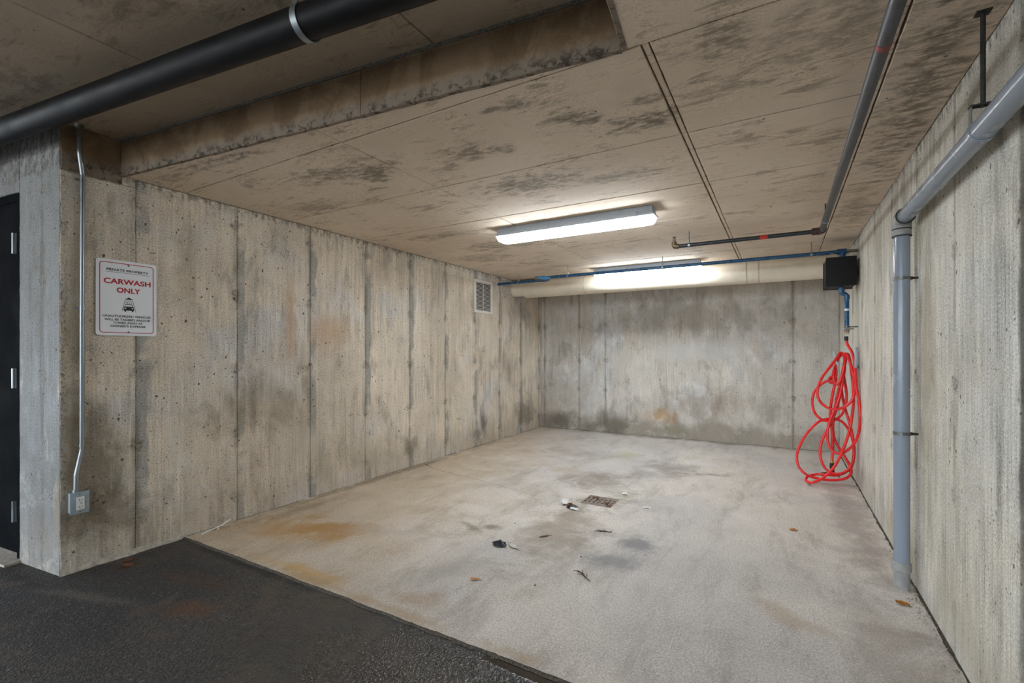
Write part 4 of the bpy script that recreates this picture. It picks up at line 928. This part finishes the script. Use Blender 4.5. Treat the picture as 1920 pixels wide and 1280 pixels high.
t = thing('crumpled_wrapper', (-1.42, 3.39, 0), 'crumpled white and black wrapper lying left of the drain', 'litter')
for (x, y, a, b_, h_, m_, s) in ((-1.475, 3.43, .04, .05, .05, 'foil_white', 2), (-1.40, 3.37, .05, .04, .028, 'plastic_black', 5), (-1.37, 3.335, .04, .016, .022, 'foil_white', 8), (-1.425, 3.39, .035, .03, .032, 'leaf_brown', 4)):
    vs, fs = crumple(x, y, a, b_, h_, m_, s); mesh('crumpled_piece', vs, fs, m_, t)
for nm, x, y, a, b_, h_, m_, s, lab in (('paper_scrap', -1.145, 3.905, .032, .02, .022, 'foil_white', 11, 'small white paper scrap beyond the drain'), ('paper_scrap', -.90, 3.65, .035, .014, .014, 'foil_white', 13, 'flattened white paper scrap to the right of the drain'),
                                   ('plastic_scrap', -1.52, 2.49, .050, .034, .034, 'plastic_black', 27, 'black crumpled plastic scrap beside the pale leaf'), ('orange_wrapper', .069, 3.686, .026, .016, .014, 'leaf_orange', 19, 'tiny orange and white wrapper alone on the slab'),):
    t = thing(nm, (x, y, 0), lab, 'litter'); vs, fs = crumple(x, y, a, b_, h_, m_, s); mesh('crumpled_piece', vs, fs, m_, t)
    if nm == 'orange_wrapper': vs, fs = crumple(x - .012, y + .008, .016, .010, .012, 'foil_white', 23); mesh('torn_corner', vs, fs, 'foil_white', t)
leaf('pale_leaf', -1.44, 2.515, .10, .035, -.55, 'leaf_grey', 'pale grey leaf lying beside the black plastic scrap', seed=3)
leaf('tan_leaf', -1.403, 2.046, .05, .025, .4, 'leaf_tan', 'small tan curled leaf nearest the asphalt', seed=4, curl=.8)
leaf('brown_leaf', -1.341, 2.75, .07, .022, .9, 'leaf_brown', 'reddish brown leaf in front of the drain', seed=5)
leaf('ochre_leaf', .496, 2.86, .05, .036, -.3, 'leaf_orange', 'ochre curled leaf by the foot of the grey pipe', seed=6, curl=.7)
leaf('red_leaf', -3.20, 1.215, .075, .04, .3, 'leaf_brown', 'rust red leaf on the asphalt nearest the camera by the left wall', seed=7, z=-.007); leaf('red_leaf', -3.27, 1.245, .06, .035, 1.2, 'leaf_brown', 'rust red leaf on the asphalt touching the left wall', seed=8, z=-.007)
for k, (x, y, a, lab) in enumerate(((-1.33, 3.70, .3, 'brown leaf on the far left of the drain grate'), (-1.20, 3.60, .9, 'brown leaf in the middle of the drain grate'), (-1.17, 3.54, -.4, 'brown leaf on the near right of the drain grate'), (-1.30, 3.66, 1.7, 'brown leaf between others on the left half of the grate'))):
    leaf('drain_leaf', x, y, .055, .024, a, 'leaf_brown', lab, seed=20 + k, stem=False, z=.002, group='leaves on the drain grate')
def twig(x, y, L_, ang, label, seed):
    t = thing('twig', (x, y, 0), label, 'twig'); d = Vector((math.cos(ang), math.sin(ang), 0)); nn = Vector((-d.y, d.x, 0)); p = Vector((x, y, .004))
    B().tube(catmull([p - d * L_ * .5, p - d * L_ * .15 + nn * .008, p + d * L_ * .2 - nn * .006 + Vector((0, 0, .004)), p + d * L_ * .5], 4), [.0018 + .0016 * (1 - abs(i / 6 - 1)) for i in range(13)], 7).build('stick', 'twig', t)
    for k in range(4):
        q = p + d * L_ * (-.35 + .17 * k); s = 1 if k % 2 else -1
        B().tube(catmull([q, q + nn * s * .014 - d * .010 + Vector((0, 0, .004)), q + nn * s * .022 - d * .026 + Vector((0, 0, .002))], 3), .0015, 6).build('side_shoot', 'twig', t)
twig(-.92, 2.37, .13, -.65, 'dark forked twig on the slab in front of the damp patch', 1); twig(-1.03, 3.02, .10, .2, 'short dark twig halfway between drain and forked twig', 2)
def pebble(x, y, r, label, z=0.0):
    bm = bmesh.new(); bmesh.ops.create_icosphere(bm, subdivisions=2, radius=r)
    for v_ in bm.verts: v_.co *= 1 + .35 * mn.noise(v_.co * (1.3 / r)); v_.co.z *= .7
    zz = min(v_.co.z for v_ in bm.verts); me = bpy.data.meshes.new('pebble')
    for v_ in bm.verts: v_.co.z -= zz
    bm.to_mesh(me); bm.free(); o = _link('pebble', me, 'joint_fill', None); o.location = (x, y, z); tag(o, label, 'pebble', 'dark pebbles on the slab'); return o
pebble(-1.02, 2.585, .0045, 'dark pebble between the damp patch and the pale leaf'); pebble(-1.62, 2.86, .0045, 'dark pebble left of the reddish leaf'); pebble(-.99, 3.05, .0045, 'dark pebble beside the short twig'); pebble(-1.10, 2.15, .0045, 'dark pebble in front of the forked twig')
wr_ = thing('white_wire', (-3.335, 1.76, 0), 'bent white plastic wire tie lying against the left wall', 'wire')
B().tube(catmull([(-3.300, 1.655, .006), (-3.318, 1.70, .006), (-3.330, 1.75, .008), (-3.338, 1.80, .012), (-3.352, 1.87, .03)], 6), .0045, 8).build('strand', 'white_plastic', wr_)
B().tube(catmull([(-3.305, 1.75, .005), (-3.308, 1.768, .005), (-3.33, 1.765, .012), (-3.340, 1.785, .010), (-3.334, 1.82, .008)], 5), .0026, 8).build('twist', 'white_plastic', wr_)
# loose grit along the right-hand joint
vs, fs = [], []
rg = random.Random(4)
for i in range(260):
    y = rg.choice((rg.gauss(3.0, .15), rg.uniform(YS + .1, 5.5), rg.uniform(2.2, 3.2))); x = XR - .008 - abs(rg.gauss(0, .028)); s = rg.uniform(.0015, .0045)
    if y < YS + .05 or (abs(y - 3.065) < .05 and x < .575): continue
    k = len(vs); 
    for d in ((1, 0, 0), (-1, 0, 0), (0, 1, 0), (0, -1, 0), (0, 0, .8), (0, 0, -.8)): vs.append((x + d[0] * s * rg.uniform(.7, 1.3), y + d[1] * s * rg.uniform(.7, 1.3), s * .8 + d[2] * s))
    fs += [tuple(k + j for j in q) for q in ((0, 2, 4), (2, 1, 4), (1, 3, 4), (3, 0, 4), (2, 0, 5), (1, 2, 5), (3, 1, 5), (0, 3, 5))]
gt = mesh('loose_grit', vs, fs, 'gravel'); gt['kind'] = 'stuff'; tag(gt, 'loose grit scattered along the joint at the right wall', 'grit')
